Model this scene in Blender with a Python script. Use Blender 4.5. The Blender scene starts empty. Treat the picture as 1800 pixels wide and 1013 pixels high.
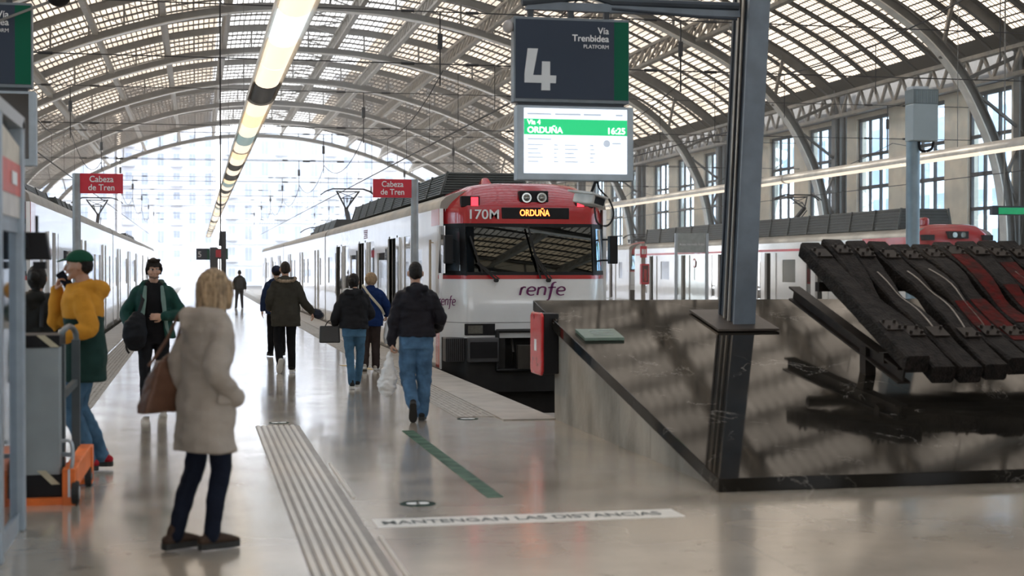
import bpy, bmesh, math, random
from mathutils import Vector, Matrix, noise, Euler
random.seed(7)
scene = bpy.context.scene
COL = scene.collection
# ------------------------------------------------------------------ camera, world, exposure
F = 2600.0; HORIZON = 472.0; EYE = 1.70; TH = math.radians(12.05)
cam_data = bpy.data.cameras.new('camera')
cam = bpy.data.objects.new('camera', cam_data); COL.objects.link(cam)
cam_data.sensor_width = 36.0; cam_data.lens = 52.0
cam.location = (0, 0, EYE)
cam.rotation_euler = (math.radians(90 - 0.76), 0, -TH)
cam_data.clip_start = 0.1; cam_data.clip_end = 2000
cam_data.dof.use_dof = True; cam_data.dof.focus_distance = 27.0; cam_data.dof.aperture_fstop = 1.9
scene.camera = cam
world = bpy.data.worlds.new('sky'); scene.world = world; world.use_nodes = True
wn = world.node_tree.nodes; wl = world.node_tree.links; wn.clear()
wo = wn.new('ShaderNodeOutputWorld'); wb = wn.new('ShaderNodeBackground')
wc = wn.new('ShaderNodeTexCoord'); wsep = wn.new('ShaderNodeSeparateXYZ'); wr = wn.new('ShaderNodeValToRGB')
wl.new(wc.outputs['Generated'], wsep.inputs[0]); wl.new(wsep.outputs['Z'], wr.inputs[0])
wr.color_ramp.elements[0].position = 0.0; wr.color_ramp.elements[0].color = (0.95, 0.97, 1.0, 1)
wr.color_ramp.elements[1].position = 0.8; wr.color_ramp.elements[1].color = (0.78, 0.87, 1.0, 1)
wl.new(wr.outputs[0], wb.inputs[0])
wmr = wn.new('ShaderNodeMapRange'); wl.new(wsep.outputs['Y'], wmr.inputs[0])          # the sky is brighter towards the low sun beyond the far end
wmr.inputs[1].default_value = -1.0; wmr.inputs[2].default_value = 1.0; wmr.inputs[3].default_value = 3.6; wmr.inputs[4].default_value = 8.4
wl.new(wmr.outputs[0], wb.inputs[1])
wl.new(wb.outputs[0], wo.inputs[0])
sun_data = bpy.data.lights.new('sun', 'SUN'); sun_data.energy = 5.0; sun_data.angle = math.radians(1.5)
sun_data.color = (1.0, 0.95, 0.86)
sun = bpy.data.objects.new('sun', sun_data); COL.objects.link(sun)
sun.rotation_euler = (math.radians(-62), 0, math.radians(28))   # low afternoon sun beyond the open far end
scene.view_settings.view_transform = 'Standard'; scene.view_settings.look = 'None'
scene.view_settings.gamma = 1.0; scene.view_settings.use_curve_mapping = False
scene.view_settings.exposure = 0.40
scene.cycles.max_bounces = 8; scene.cycles.transparent_max_bounces = 16
scene.cycles.sample_clamp_indirect = 6.0
scene.cycles.volume_bounces = 0; scene.cycles.volume_step_rate = 4.0
try: scene.cycles.use_denoising = True
except Exception: pass

# ------------------------------------------------------------------ pixel -> place helpers
CT, ST = math.cos(TH), math.sin(TH)
def ang(px): return math.atan((px - 900) / F) + TH
def PZ(px, py, z=0.0):
    c = (EYE - z) * F / (py - HORIZON); l = (px - 900) / F * c
    return l * CT + c * ST, c * CT - l * ST
def PY(px, py, Y):
    X = Y * math.tan(ang(px)); c = Y * CT + X * ST
    return X, EYE + (HORIZON - py) / F * c
def PX(px, py, X):
    Y = X / math.tan(ang(px)); c = Y * CT + X * ST
    return Y, EYE + (HORIZON - py) / F * c
def PC(px, py, c):
    l = (px - 900) / F * c
    return l * CT + c * ST, c * CT - l * ST, EYE + (HORIZON - py) / F * c

# ------------------------------------------------------------------ materials
MATS = {}
def mat(name, col, rough=0.6, metal=0.0, var=0.12, scale=6.0, bump=0.0, bscale=40.0, emit=None, estr=0.0, coat=0.0, spec=None, stretch=(1,1,1), col2=None):
    if name in MATS: return MATS[name]
    m = bpy.data.materials.new(name); m.use_nodes = True; MATS[name] = m
    n = m.node_tree.nodes; l = m.node_tree.links; b = n['Principled BSDF']
    tc = n.new('ShaderNodeTexCoord'); mp = n.new('ShaderNodeMapping'); mp.inputs['Scale'].default_value = stretch
    l.new(tc.outputs['Object'], mp.inputs[0])
    ns = n.new('ShaderNodeTexNoise'); ns.inputs['Scale'].default_value = scale; ns.inputs['Detail'].default_value = 5
    l.new(mp.outputs[0], ns.inputs['Vector'])
    rp = n.new('ShaderNodeValToRGB')
    a = [max(0, c * (1 - var)) for c in col]; z = list(col2) if col2 else [min(1, c * (1 + var)) for c in col]
    rp.color_ramp.elements[0].color = (*a, 1); rp.color_ramp.elements[1].color = (*z, 1)
    rp.color_ramp.elements[0].position = 0.35; rp.color_ramp.elements[1].position = 0.65
    l.new(ns.outputs[0], rp.inputs[0]); l.new(rp.outputs[0], b.inputs['Base Color'])
    b.inputs['Roughness'].default_value = rough; b.inputs['Metallic'].default_value = metal
    if spec is not None: b.inputs['Specular IOR Level'].default_value = spec
    if coat: b.inputs['Coat Weight'].default_value = coat; b.inputs['Coat Roughness'].default_value = 0.05
    if emit: b.inputs['Emission Color'].default_value = (*emit, 1); b.inputs['Emission Strength'].default_value = estr
    if bump:
        nb = n.new('ShaderNodeTexNoise'); nb.inputs['Scale'].default_value = bscale; nb.inputs['Detail'].default_value = 4
        bp = n.new('ShaderNodeBump'); bp.inputs['Strength'].default_value = bump; bp.inputs['Distance'].default_value = 0.02
        l.new(mp.outputs[0], nb.inputs['Vector']); l.new(nb.outputs[0], bp.inputs['Height']); l.new(bp.outputs[0], b.inputs['Normal'])
    return m
def math_node(n, l, op, a, b=None, c=None):
    q = n.new('ShaderNodeMath'); q.operation = op
    for i, v in enumerate((a, b, c)):
        if v is None: continue
        if isinstance(v, (int, float)): q.inputs[i].default_value = v
        else: l.new(v, q.inputs[i])
    return q.outputs[0]
def glass(name, tint=(0.3, 0.34, 0.36), refl=(0.9, 0.95, 1.0), rough=0.02, facing=0.08):
    if name in MATS: return MATS[name]
    m = bpy.data.materials.new(name); m.use_nodes = True; MATS[name] = m
    n = m.node_tree.nodes; l = m.node_tree.links; n.clear()
    o = n.new('ShaderNodeOutputMaterial'); mx = n.new('ShaderNodeMixShader'); t = n.new('ShaderNodeBsdfTransparent'); g = n.new('ShaderNodeBsdfGlossy')
    ns = n.new('ShaderNodeTexNoise'); ns.inputs['Scale'].default_value = 1.3
    bp = n.new('ShaderNodeBump'); bp.inputs['Strength'].default_value = 0.02; l.new(ns.outputs[0], bp.inputs['Height']); l.new(bp.outputs[0], g.inputs['Normal'])
    lw = n.new('ShaderNodeLayerWeight'); lw.inputs['Blend'].default_value = 0.5
    ad = math_node(n, l, 'ADD', math_node(n, l, 'MULTIPLY', math_node(n, l, 'POWER', lw.outputs['Facing'], 4.0), 0.9), facing)
    l.new(ad, mx.inputs[0]); t.inputs[0].default_value = (*tint, 1); g.inputs[0].default_value = (*refl, 1); g.inputs['Roughness'].default_value = rough
    l.new(t.outputs[0], mx.inputs[1]); l.new(g.outputs[0], mx.inputs[2]); l.new(mx.outputs[0], o.inputs[0])
    return m

def floor_material():
    m = bpy.data.materials.new('polished_concrete'); m.use_nodes = True
    n = m.node_tree.nodes; l = m.node_tree.links; b = n['Principled BSDF']
    tc = n.new('ShaderNodeTexCoord'); geo = n.new('ShaderNodeNewGeometry')
    P = geo.outputs['Position']
    n1 = n.new('ShaderNodeTexNoise'); n1.inputs['Scale'].default_value = 0.55; n1.inputs['Detail'].default_value = 8; n1.inputs['Roughness'].default_value = 0.6
    l.new(P, n1.inputs['Vector'])
    r1 = n.new('ShaderNodeValToRGB'); r1.color_ramp.elements[0].position = 0.35; r1.color_ramp.elements[1].position = 0.68
    r1.color_ramp.elements[0].color = (0.36, 0.315, 0.26, 1); r1.color_ramp.elements[1].color = (0.54, 0.48, 0.40, 1)
    l.new(n1.outputs[0], r1.inputs[0])
    # scattered darker scuffs
    n2 = n.new('ShaderNodeTexNoise'); n2.inputs['Scale'].default_value = 3.5; n2.inputs['Detail'].default_value = 6; l.new(P, n2.inputs['Vector'])
    r2 = n.new('ShaderNodeValToRGB'); r2.color_ramp.elements[0].position = 0.62; r2.color_ramp.elements[1].position = 0.75
    r2.color_ramp.elements[0].color = (1, 1, 1, 1); r2.color_ramp.elements[1].color = (0.6, 0.58, 0.56, 1)
    l.new(n2.outputs[0], r2.inputs[0])
    mu = n.new('ShaderNodeMix'); mu.data_type = 'RGBA'; mu.blend_type = 'MULTIPLY'; mu.inputs['Factor'].default_value = 1
    l.new(r1.outputs[0], mu.inputs[6]); l.new(r2.outputs[0], mu.inputs[7])
    # expansion joints every 5 m
    sp = n.new('ShaderNodeSeparateXYZ'); l.new(P, sp.inputs[0])
    jx = math_node(n, l, 'LESS_THAN', math_node(n, l, 'ABSOLUTE', math_node(n, l, 'PINGPONG', math_node(n, l, 'ADD', sp.outputs[0], 2.5), 2.9)), 0.006)
    jy = math_node(n, l, 'LESS_THAN', math_node(n, l, 'ABSOLUTE', math_node(n, l, 'PINGPONG', math_node(n, l, 'ADD', sp.outputs[1], 1.2), 2.6)), 0.008)
    j = math_node(n, l, 'MAXIMUM', jx, jy)
    m2 = n.new('ShaderNodeMix'); m2.data_type = 'RGBA'; l.new(math_node(n, l, 'MULTIPLY', j, 0.35), m2.inputs['Factor'])
    l.new(mu.outputs[2], m2.inputs[6]); m2.inputs[7].default_value = (0.18, 0.16, 0.14, 1)
    l.new(m2.outputs[2], b.inputs['Base Color'])
    n3 = n.new('ShaderNodeTexNoise'); n3.inputs['Scale'].default_value = 1.7; n3.inputs['Detail'].default_value = 6; l.new(P, n3.inputs['Vector'])
    mr = n.new('ShaderNodeMapRange'); mr.inputs[1].default_value = 0.3; mr.inputs[2].default_value = 0.7; mr.inputs[3].default_value = 0.13; mr.inputs[4].default_value = 0.26
    l.new(n3.outputs[0], mr.inputs[0]); l.new(mr.outputs[0], b.inputs['Roughness'])
    b.inputs['Specular IOR Level'].default_value = 0.65
    bp = n.new('ShaderNodeBump'); bp.inputs['Strength'].default_value = 0.02; bp.inputs['Distance'].default_value = 0.01
    b.inputs['Coat Weight'].default_value = 0.7; b.inputs['Coat Roughness'].default_value = 0.13
    l.new(n2.outputs[0], bp.inputs['Height']); l.new(bp.outputs[0], b.inputs['Normal'])
    return m
def marble_material():
    m = bpy.data.materials.new('black_marble'); m.use_nodes = True
    n = m.node_tree.nodes; l = m.node_tree.links; b = n['Principled BSDF']
    P = n.new('ShaderNodeNewGeometry').outputs['Position']
    ns = n.new('ShaderNodeTexNoise'); ns.inputs['Scale'].default_value = 0.9; ns.inputs['Detail'].default_value = 9; ns.inputs['Roughness'].default_value = 0.62; ns.inputs['Distortion'].default_value = 1.2
    l.new(P, ns.inputs['Vector'])
    v = math_node(n, l, 'ABSOLUTE', math_node(n, l, 'SUBTRACT', ns.outputs[0], 0.5))
    r = n.new('ShaderNodeValToRGB'); r.color_ramp.elements[0].position = 0.0; r.color_ramp.elements[1].position = 0.006
    r.color_ramp.elements[0].color = (0.22, 0.205, 0.19, 1); r.color_ramp.elements[1].color = (0.0, 0.0, 0.0, 1); l.new(v, r.inputs[0])
    nm = n.new('ShaderNodeTexNoise'); nm.inputs['Scale'].default_value = 1.7; l.new(P, nm.inputs['Vector'])
    msk = n.new('ShaderNodeValToRGB'); msk.color_ramp.elements[0].position = 0.48; msk.color_ramp.elements[1].position = 0.62; l.new(nm.outputs[0], msk.inputs[0])
    n2 = n.new('ShaderNodeTexNoise'); n2.inputs['Scale'].default_value = 2.2; n2.inputs['Detail'].default_value = 6; l.new(P, n2.inputs['Vector'])
    r2 = n.new('ShaderNodeValToRGB'); r2.color_ramp.elements[0].color = (0.004, 0.004, 0.004, 1); r2.color_ramp.elements[1].color = (0.022, 0.019, 0.015, 1)
    l.new(n2.outputs[0], r2.inputs[0])
    mx = n.new('ShaderNodeMix'); mx.data_type = 'RGBA'; mx.blend_type = 'ADD'; l.new(msk.outputs[0], mx.inputs['Factor'])
    l.new(r2.outputs[0], mx.inputs[6]); l.new(r.outputs[0], mx.inputs[7]); l.new(mx.outputs[2], b.inputs['Base Color'])
    mr = n.new('ShaderNodeMapRange'); mr.inputs[3].default_value = 0.03; mr.inputs[4].default_value = 0.09; l.new(n2.outputs[0], mr.inputs[0]); l.new(mr.outputs[0], b.inputs['Roughness'])
    b.inputs['IOR'].default_value = 1.17
    return m
def roof_material(edge=100):
    """louvred glazing: small translucent panes between opaque battens, from the surface's own metre UVs (u along the arch, v along the hall)"""
    m = bpy.data.materials.new('louvred_roof_glazing'); m.use_nodes = True
    n = m.node_tree.nodes; l = m.node_tree.links; n.clear()
    o = n.new('ShaderNodeOutputMaterial'); uv = n.new('ShaderNodeUVMap'); uv.uv_map = 'UVMap'
    sp = n.new('ShaderNodeSeparateXYZ'); l.new(uv.outputs[0], sp.inputs[0]); U, V = sp.outputs[0], sp.outputs[1]
    fu = math_node(n, l, 'FRACT', math_node(n, l, 'DIVIDE', U, 0.32)); fv = math_node(n, l, 'FRACT', math_node(n, l, 'DIVIDE', V, 0.27))
    fj = math_node(n, l, 'FRACT', math_node(n, l, 'DIVIDE', V, 15.93 / 8))
    a = math_node(n, l, 'LESS_THAN', fu, 0.78); b_ = math_node(n, l, 'LESS_THAN', fv, 0.80)
    c = math_node(n, l, 'GREATER_THAN', math_node(n, l, 'MINIMUM', fj, math_node(n, l, 'SUBTRACT', 1.0, fj)), 0.15)
    pane = math_node(n, l, 'MULTIPLY', math_node(n, l, 'MULTIPLY', a, b_), c)
    pane = math_node(n, l, 'MULTIPLY', pane, math_node(n, l, 'LESS_THAN', math_node(n, l, 'ABSOLUTE', U), edge))
    ns = n.new('ShaderNodeTexNoise'); ns.inputs['Scale'].default_value = 0.8; ns.inputs['Detail'].default_value = 5; l.new(uv.outputs[0], ns.inputs['Vector'])
    wn_ = n.new('ShaderNodeTexWhiteNoise'); wn_.noise_dimensions = '2D'
    cb = n.new('ShaderNodeCombineXYZ'); l.new(math_node(n, l, 'FLOOR', math_node(n, l, 'DIVIDE', U, 0.84)), cb.inputs[0]); l.new(math_node(n, l, 'FLOOR', math_node(n, l, 'DIVIDE', V, 15.93 / 8)), cb.inputs[1])
    l.new(cb.outputs[0], wn_.inputs['Vector'])
    dirt = n.new('ShaderNodeMapRange'); dirt.inputs[1].default_value = 0.25; dirt.inputs[2].default_value = 0.75; dirt.inputs[3].default_value = 0.55; dirt.inputs[4].default_value = 1.0
    l.new(ns.outputs[0], dirt.inputs[0])
    k = math_node(n, l, 'MULTIPLY', dirt.outputs[0], math_node(n, l, 'ADD', math_node(n, l, 'MULTIPLY', wn_.outputs[0], 0.3), 0.7))
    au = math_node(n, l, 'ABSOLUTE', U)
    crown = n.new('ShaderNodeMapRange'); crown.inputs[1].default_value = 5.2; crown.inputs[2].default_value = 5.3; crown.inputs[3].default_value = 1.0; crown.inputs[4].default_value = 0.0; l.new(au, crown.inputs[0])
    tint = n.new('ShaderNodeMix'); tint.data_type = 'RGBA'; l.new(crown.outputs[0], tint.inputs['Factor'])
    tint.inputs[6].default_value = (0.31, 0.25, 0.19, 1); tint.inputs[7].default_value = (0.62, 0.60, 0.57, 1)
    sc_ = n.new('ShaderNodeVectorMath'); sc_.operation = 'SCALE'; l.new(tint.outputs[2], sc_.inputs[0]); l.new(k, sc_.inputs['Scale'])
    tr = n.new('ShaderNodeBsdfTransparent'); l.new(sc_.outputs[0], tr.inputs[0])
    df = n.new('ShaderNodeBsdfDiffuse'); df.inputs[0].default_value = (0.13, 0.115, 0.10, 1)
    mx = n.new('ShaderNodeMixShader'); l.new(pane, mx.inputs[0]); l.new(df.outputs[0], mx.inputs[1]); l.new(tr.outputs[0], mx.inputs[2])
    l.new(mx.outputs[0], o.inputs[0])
    return m

# ------------------------------------------------------------------ mesh builder
W = {}
class MB:
    def __init__(s): s.v = []; s.f = []; s.uv = None
    def add(s, vs, fs):
        o = len(s.v); s.v.extend([tuple(q) for q in vs]); s.f.extend([tuple(i + o for i in f) for f in fs]); return s
    def box(s, x0, x1, y0, y1, z0, z1):
        return s.add([(x0,y0,z0),(x1,y0,z0),(x1,y1,z0),(x0,y1,z0),(x0,y0,z1),(x1,y0,z1),(x1,y1,z1),(x0,y1,z1)],
                     [(3,2,1,0),(4,5,6,7),(0,1,5,4),(1,2,6,5),(2,3,7,6),(3,0,4,7)])
    def hexa(s, p): return s.add(p, [(3,2,1,0),(4,5,6,7),(0,1,5,4),(1,2,6,5),(2,3,7,6),(3,0,4,7)])
    def bar(s, p, q, w=0.05, h=None, up=(0,0,1)):
        p, q = Vector(p), Vector(q); h = h or w; d = (q - p)
        if d.length < 1e-6: return s
        d.normalize(); up = Vector(up)
        if abs(d.dot(up)) > 0.98: up = Vector((0,1,0))
        a = d.cross(up).normalized() * w / 2; b = a.cross(d).normalized() * h / 2
        return s.hexa([p-a-b, p+a-b, p+a+b, p-a+b, q-a-b, q+a-b, q+a+b, q-a+b])
    def tube(s, pts, rad, seg=12, ref=(1,0,0), cap=True, round_=False):
        pts = [Vector(p) for p in pts]; n = len(pts)
        if not isinstance(rad, (list, tuple)) : rad = [rad] * n
        rad = [r if isinstance(r, (list, tuple)) else (r, r) for r in rad]
        if round_:
            for e in (0, -1):
                d = (pts[0] - pts[1]) if e == 0 else (pts[-1] - pts[-2]); d.normalize(); r = rad[e]; m = min(r)
                for k, (f, g) in enumerate(((.5,.87),(.87,.5),(.99,.12))):
                    P_ = (base0 if e == 0 and k else (pts[0] if e == 0 else (base1 if k else pts[-1])))
                    if k == 0:
                        if e == 0: base0 = pts[0]
                        else: base1 = pts[-1]
                        P_ = pts[0] if e == 0 else pts[-1]
                    q = P_ + d * m * f; rr = (r[0]*g, r[1]*g)
                    if e == 0: pts.insert(0, q); rad.insert(0, rr)
                    else: pts.append(q); rad.append(rr)
            n = len(pts)
        ref = Vector(ref); o = len(s.v); prev = None
        for i in range(n):
            t = (pts[min(i+1,n-1)] - pts[max(i-1,0)])
            if t.length < 1e-9: t = Vector((0,0,1))
            t.normalize(); rx = ref - t * ref.dot(t)
            if rx.length < 0.15:
                rx = prev - t * prev.dot(t) if prev else Vector((0,1,0)) - t * t.y
            rx.normalize(); prev = rx; ry = t.cross(rx)
            for k in range(seg):
                a = 2 * math.pi * k / seg
                s.v.append(tuple(pts[i] + rx * (math.cos(a) * rad[i][0]) + ry * (math.sin(a) * rad[i][1])))
        for i in range(n-1):
            for k in range(seg):
                k2 = (k+1) % seg
                s.f.append((o+i*seg+k, o+i*seg+k2, o+(i+1)*seg+k2, o+(i+1)*seg+k))
        if cap:
            s.f.append(tuple(o + k for k in reversed(range(seg)))); s.f.append(tuple(o+(n-1)*seg+k for k in range(seg)))
        return s
    def ellipsoid(s, c, r, rot=None, nu=16, nv=10, fn=None):
        o = len(s.v); R = rot or Matrix.Identity(3)
        for j in range(nv+1):
            th = math.pi * j / nv
            for i in range(nu):
                ph = 2*math.pi*i/nu
                d = Vector((math.sin(th)*math.cos(ph), math.sin(th)*math.sin(ph), math.cos(th)))
                k = fn(d) if fn else 1
                s.v.append(tuple(Vector(c) + R @ Vector((d.x*r[0]*k, d.y*r[1]*k, d.z*r[2]*k))))
        for j in range(nv):
            for i in range(nu):
                i2 = (i+1) % nu; s.f.append((o+j*nu+i, o+(j+1)*nu+i, o+(j+1)*nu+i2, o+j*nu+i2))
        return s
    def poly(s, pts, y0, y1):
        """closed outline of (x, z) pairs given depth from y0 to y1"""
        n = len(pts)
        return s.add([(x, y0, z) for x, z in pts] + [(x, y1, z) for x, z in pts],
                     [tuple(range(n)), tuple(reversed(range(n, 2*n)))] + [(i, i+n, (i+1)%n+n, (i+1)%n) for i in range(n)])
    def polyx(s, pts, x0, x1):
        n = len(pts)
        return s.add([(x0, y, z) for y, z in pts] + [(x1, y, z) for y, z in pts],
                     [tuple(range(n)), tuple(reversed(range(n, 2*n)))] + [(i, i+n, (i+1)%n+n, (i+1)%n) for i in range(n)])
    def mesh(s, name):
        me = bpy.data.meshes.new(name); me.from_pydata(s.v, [], s.f); me.update()
        b = bmesh.new(); b.from_mesh(me); bmesh.ops.remove_doubles(b, verts=b.verts, dist=1e-5); bmesh.ops.recalc_face_normals(b, faces=b.faces); b.to_mesh(me); b.free()
        return me
    def build(s, name, m, parent=None, smooth=False, bevel=0, local=False, me=None):
        if parent is not None and not local:
            off = W.get(parent.name, Vector((0,0,0)))
        elif parent is None:
            xs = [q[0] for q in s.v]; ys = [q[1] for q in s.v]; zs = [q[2] for q in s.v]
            off = Vector(((min(xs)+max(xs))/2, (min(ys)+max(ys))/2, min(zs)))
        else: off = Vector((0,0,0))
        s.v = [(q[0]-off.x, q[1]-off.y, q[2]-off.z) for q in s.v]
        me = me or s.mesh(name)
        if m: me.materials.append(m)
        ob = bpy.data.objects.new(name, me); COL.objects.link(ob)
        if parent is None: ob.location = off
        else: ob.parent = parent
        W[ob.name] = off
        if smooth: shade(me)
        if bevel:
            bv = ob.modifiers.new('bevel', 'BEVEL'); bv.width = bevel; bv.segments = 2; bv.limit_method = 'ANGLE'
        return ob
def shade(me, angle=math.radians(40)):
    me.polygons.foreach_set('use_smooth', [True]*len(me.polygons))
    b = bmesh.new(); b.from_mesh(me)
    for e in b.edges:
        if len(e.link_faces) == 2 and e.calc_face_angle(0) > angle: e.smooth = False
    b.to_mesh(me); b.free()
def tag(o, label=None, cat=None, group=None, kind=None):
    if label: o['label'] = label
    if cat: o['category'] = cat
    if group: o['group'] = group
    if kind: o['kind'] = kind
    return o
def empty(name, loc, rz=0, scale=1):
    o = bpy.data.objects.new(name, None); COL.objects.link(o); o.location = loc; o.rotation_euler = (0,0,rz); o.scale = (scale,)*3
    o.empty_display_size = 0.1; W[o.name] = Vector(loc); return o
def copy_tree(o, parent=None):
    c = o.copy(); COL.objects.link(c)
    if parent is not None: c.parent = parent
    for ch in list(o.children): copy_tree(ch, c)
    return c
def text(s, name, m, size, loc, parent=None, rot=(math.pi/2,0,0), align='LEFT', bold=0.0, shear=0, depth=0.002, sx=1.0):
    cu = bpy.data.curves.new(name, 'FONT'); cu.body = s; cu.size = size; cu.align_x = align; cu.offset = bold; cu.shear = shear; cu.extrude = depth
    t = bpy.data.objects.new('tmp', cu); COL.objects.link(t)
    me = bpy.data.meshes.new_from_object(t.evaluated_get(bpy.context.evaluated_depsgraph_get()))
    bpy.data.objects.remove(t); bpy.data.curves.remove(cu)
    me.name = name; me.materials.clear(); me.materials.append(m)
    if sx != 1.0: me.transform(Matrix.Diagonal((sx,1,1,1)))
    ob = bpy.data.objects.new(name, me); COL.objects.link(ob)
    ob.rotation_euler = rot; off = W.get(parent.name, Vector((0,0,0))) if parent else Vector((0,0,0))
    ob.location = Vector(loc) - off
    if parent: ob.parent = parent
    W[ob.name] = off
    return ob
def holes_panel(mb, axis, c, t, a0, a1, z0, z1, holes):
    """wall panel in plane axis=c (thickness t) spanning a0..a1, z0..z1 with rectangular openings (a,b,zlo,zhi)"""
    A = sorted({a0, a1} | {h[0] for h in holes} | {h[1] for h in holes}); A = [a for a in A if a0 <= a <= a1]
    for i in range(len(A)-1):
        p, q = A[i], A[i+1]; m_ = (p+q)/2
        hs = sorted([(h[2], h[3]) for h in holes if h[0] < m_ < h[1]]); z = z0
        for lo, hi in hs + [(z1, z1)]:
            if lo > z + 1e-4:
                if axis == 'x': mb.box(c, c+t, p, q, z, lo)
                else: mb.box(p, q, c, c+t, z, lo)
            z = max(z, hi)
    return mb
def catmull(P, n=6):
    out = []
    for i in range(len(P)-1):
        p0 = P[max(i-1,0)]; p1 = P[i]; p2 = P[i+1]; p3 = P[min(i+2,len(P)-1)]
        for k in range(n):
            t = k/n
            out.append(tuple(0.5*((2*b)+(c-a)*t+(2*a-5*b+4*c-d)*t*t+(-a+3*b-3*c+d)*t**3) for a,b,c,d in zip(p0,p1,p2,p3)))
    out.append(tuple(P[-1])); return out
# shared paints
STEEL = mat('grey_painted_steel', (0.20,0.195,0.185), 0.5, 0.0, 0.2, 3)
STEELL = mat('light_steel', (0.36,0.34,0.31), 0.45, 0.1, 0.15, 3)
BLUEST = mat('blue_grey_steel', (0.15,0.185,0.23), 0.45, 0.0, 0.12, 4)
DKST = mat('dark_blue_steel', (0.035,0.045,0.06), 0.5, 0, 0.15, 4)
BLACK = mat('black_plastic', (0.010,0.010,0.012), 0.5, spec=.25)
ALU = mat('brushed_aluminium', (0.42,0.46,0.50), 0.35, 0.6, 0.08, 20, stretch=(1,1,12))
ALUP = mat('painted_aluminium', (0.33,0.39,0.45), 0.4, 0.2, 0.08, 8)
WHITE = mat('train_white_paint', (0.78,0.79,0.80), 0.13, 0, 0.04, 1.5, coat=0.6)
RED = mat('train_red_paint', (0.45,0.012,0.018), 0.22, 0, 0.1, 2, coat=0.6)
REDS = mat('sign_red', (0.62,0.018,0.045), 0.35, 0, 0.05)
TXT = mat('white_lettering', (0.85,0.86,0.88), 0.5, 0, 0.02)
CREAM = mat('cream_plaster', (0.80,0.70,0.56), 0.85, 0, 0.08, 1.5)
ORANGE = mat('orange_paint', (0.8,0.17,0.025), 0.45)
CONC = mat('grey_concrete', (0.27,0.245,0.21), 0.85, 0, 0.28, 2.2, 0.25, 30, stretch=(1,1,0.5))
# ------------------------------------------------------------------ the hall: floor, platforms, track beds
FLOOR = floor_material()
HC = 14.0; CX = 6.6; S = 15.93; WR = CX + 1.65*HC + 0.9; WL = CX - 1.65*HC - 0.9
P1L, P1R = -2.25, 3.90       # platform 4/5 edges
def struct(o): o['kind'] = 'structure'; return o
m = MB(); m.box(WL, P1R, -31, 16.15, -1.3, 0); m.box(P1R, WR, -31, 16.9, -1.3, 0); m.box(7.9, 15.0, 16.9, 24, -1.3, 0)
struct(m.build('floor', FLOOR))
m = MB(); m.box(P1L, P1R, 16.15, 210, -1.3, 0); struct(m.build('floor', FLOOR))
m = MB(); m.box(15.0, 22.7, 16.9, 175, -1.3, 0); struct(m.build('floor', FLOOR))
m = MB(); m.box(WL, -5.7, 16.15, 175, -1.3, 0); struct(m.build('floor', FLOOR))
BALL = mat('track_ballast', (0.06,0.052,0.045), 0.95, 0, 0.5, 9, 0.8, 30)
m = MB(); m.box(WL-30, WR+30, 16, 260, -1.6, -1.25); o = struct(m.build('floor', BALL))
KERB = mat('platform_edge_stone', (0.36,0.335,0.30), 0.45, 0, 0.15, 3, 0.1, 30)
DOTS = mat('tactile_paving', (0.33,0.31,0.28), 0.5, 0, 0.3, 14, 0.9, 22)
for i,(x0, x1, y0, y1, lab) in enumerate(((P1R-0.55, P1R+0.06, 16.15, 200, 'plain grey stone edging of the platform beside the white and red train at its right'),
                            (P1L-0.06, P1L+0.5, 16.15, 200, 'plain grey stone edging of the platform beside the white train on the left'))):
    m = MB(); m.box(x0, x1, y0, y1, -0.12, 0.012); struct(m.build('trim_%d' % (i+1), KERB))
def tactile(x0, x1, y0, y1, name, lab, cell=0.4):
    m = MB(); m.box(x0, x1, y0, y1, 0.0, 0.006)
    n = int((x1-x0)/0.06); yy = y0+0.03
    lim = min(y1, y0+22)
    while yy < lim:
        for k in range(n): 
            xc = x0+0.03+k*0.06
            m.add([(xc-.014,yy-.014,.006),(xc+.014,yy-.014,.006),(xc+.014,yy+.014,.006),(xc-.014,yy+.014,.006),(xc-.008,yy-.008,.011),(xc+.008,yy-.008,.011),(xc+.008,yy+.008,.011),(xc-.008,yy+.008,.011)],
                  [(4,5,6,7),(0,1,5,4),(1,2,6,5),(2,3,7,6),(3,0,4,7)])
        yy += 0.06
    return tag(m.build(name, DOTS), lab, 'tactile paving')
tactile(P1R-1.0, P1R-0.56, 16.6, 200, 'tactile_paving', 'dotted grey tactile paving strip running beside the red and white train')
tactile(P1L+0.55, P1L+1.0, 16.6, 200, 'tactile_paving', 'dotted grey tactile paving strip running beside the white train on the left')
STRIP = mat('worn_steel_ribs', (0.52,0.48,0.42), 0.3, 0.1, 0.08, 2)
t = empty('guide_strip', (0.85, 5, 0)); tag(t, 'ribbed tactile guide strip of long parallel bars set in the floor', 'guide strip')
m = MB(); m.box(0.615, 1.085, 3, 16.1, 0.0, 0.003); m.build('base_plate', mat('worn_resin', (0.20,0.175,0.15), 0.4, 0, 0.2, 3), t)
for k in range(7):
    x = 0.645 + 0.061*k; m = MB()
    m.add([(x-.021,3,.003),(x+.021,3,.003),(x+.015,3,.011),(x-.015,3,.011),(x-.021,16.1,.003),(x+.021,16.1,.003),(x+.015,16.1,.011),(x-.015,16.1,.011)], [(0,1,2,3),(7,6,5,4),(0,4,5,1),(1,5,6,2),(2,6,7,3),(3,7,4,0)])
    m.build('rib', STRIP, t)
for (ya, yb) in ((10.9, 12.9), (6.8, 9.3)):
    m = MB(); m.box(1.12, 1.145, ya, yb, 0.0, 0.008); m.build('edge_bar', STRIP, t)
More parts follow.
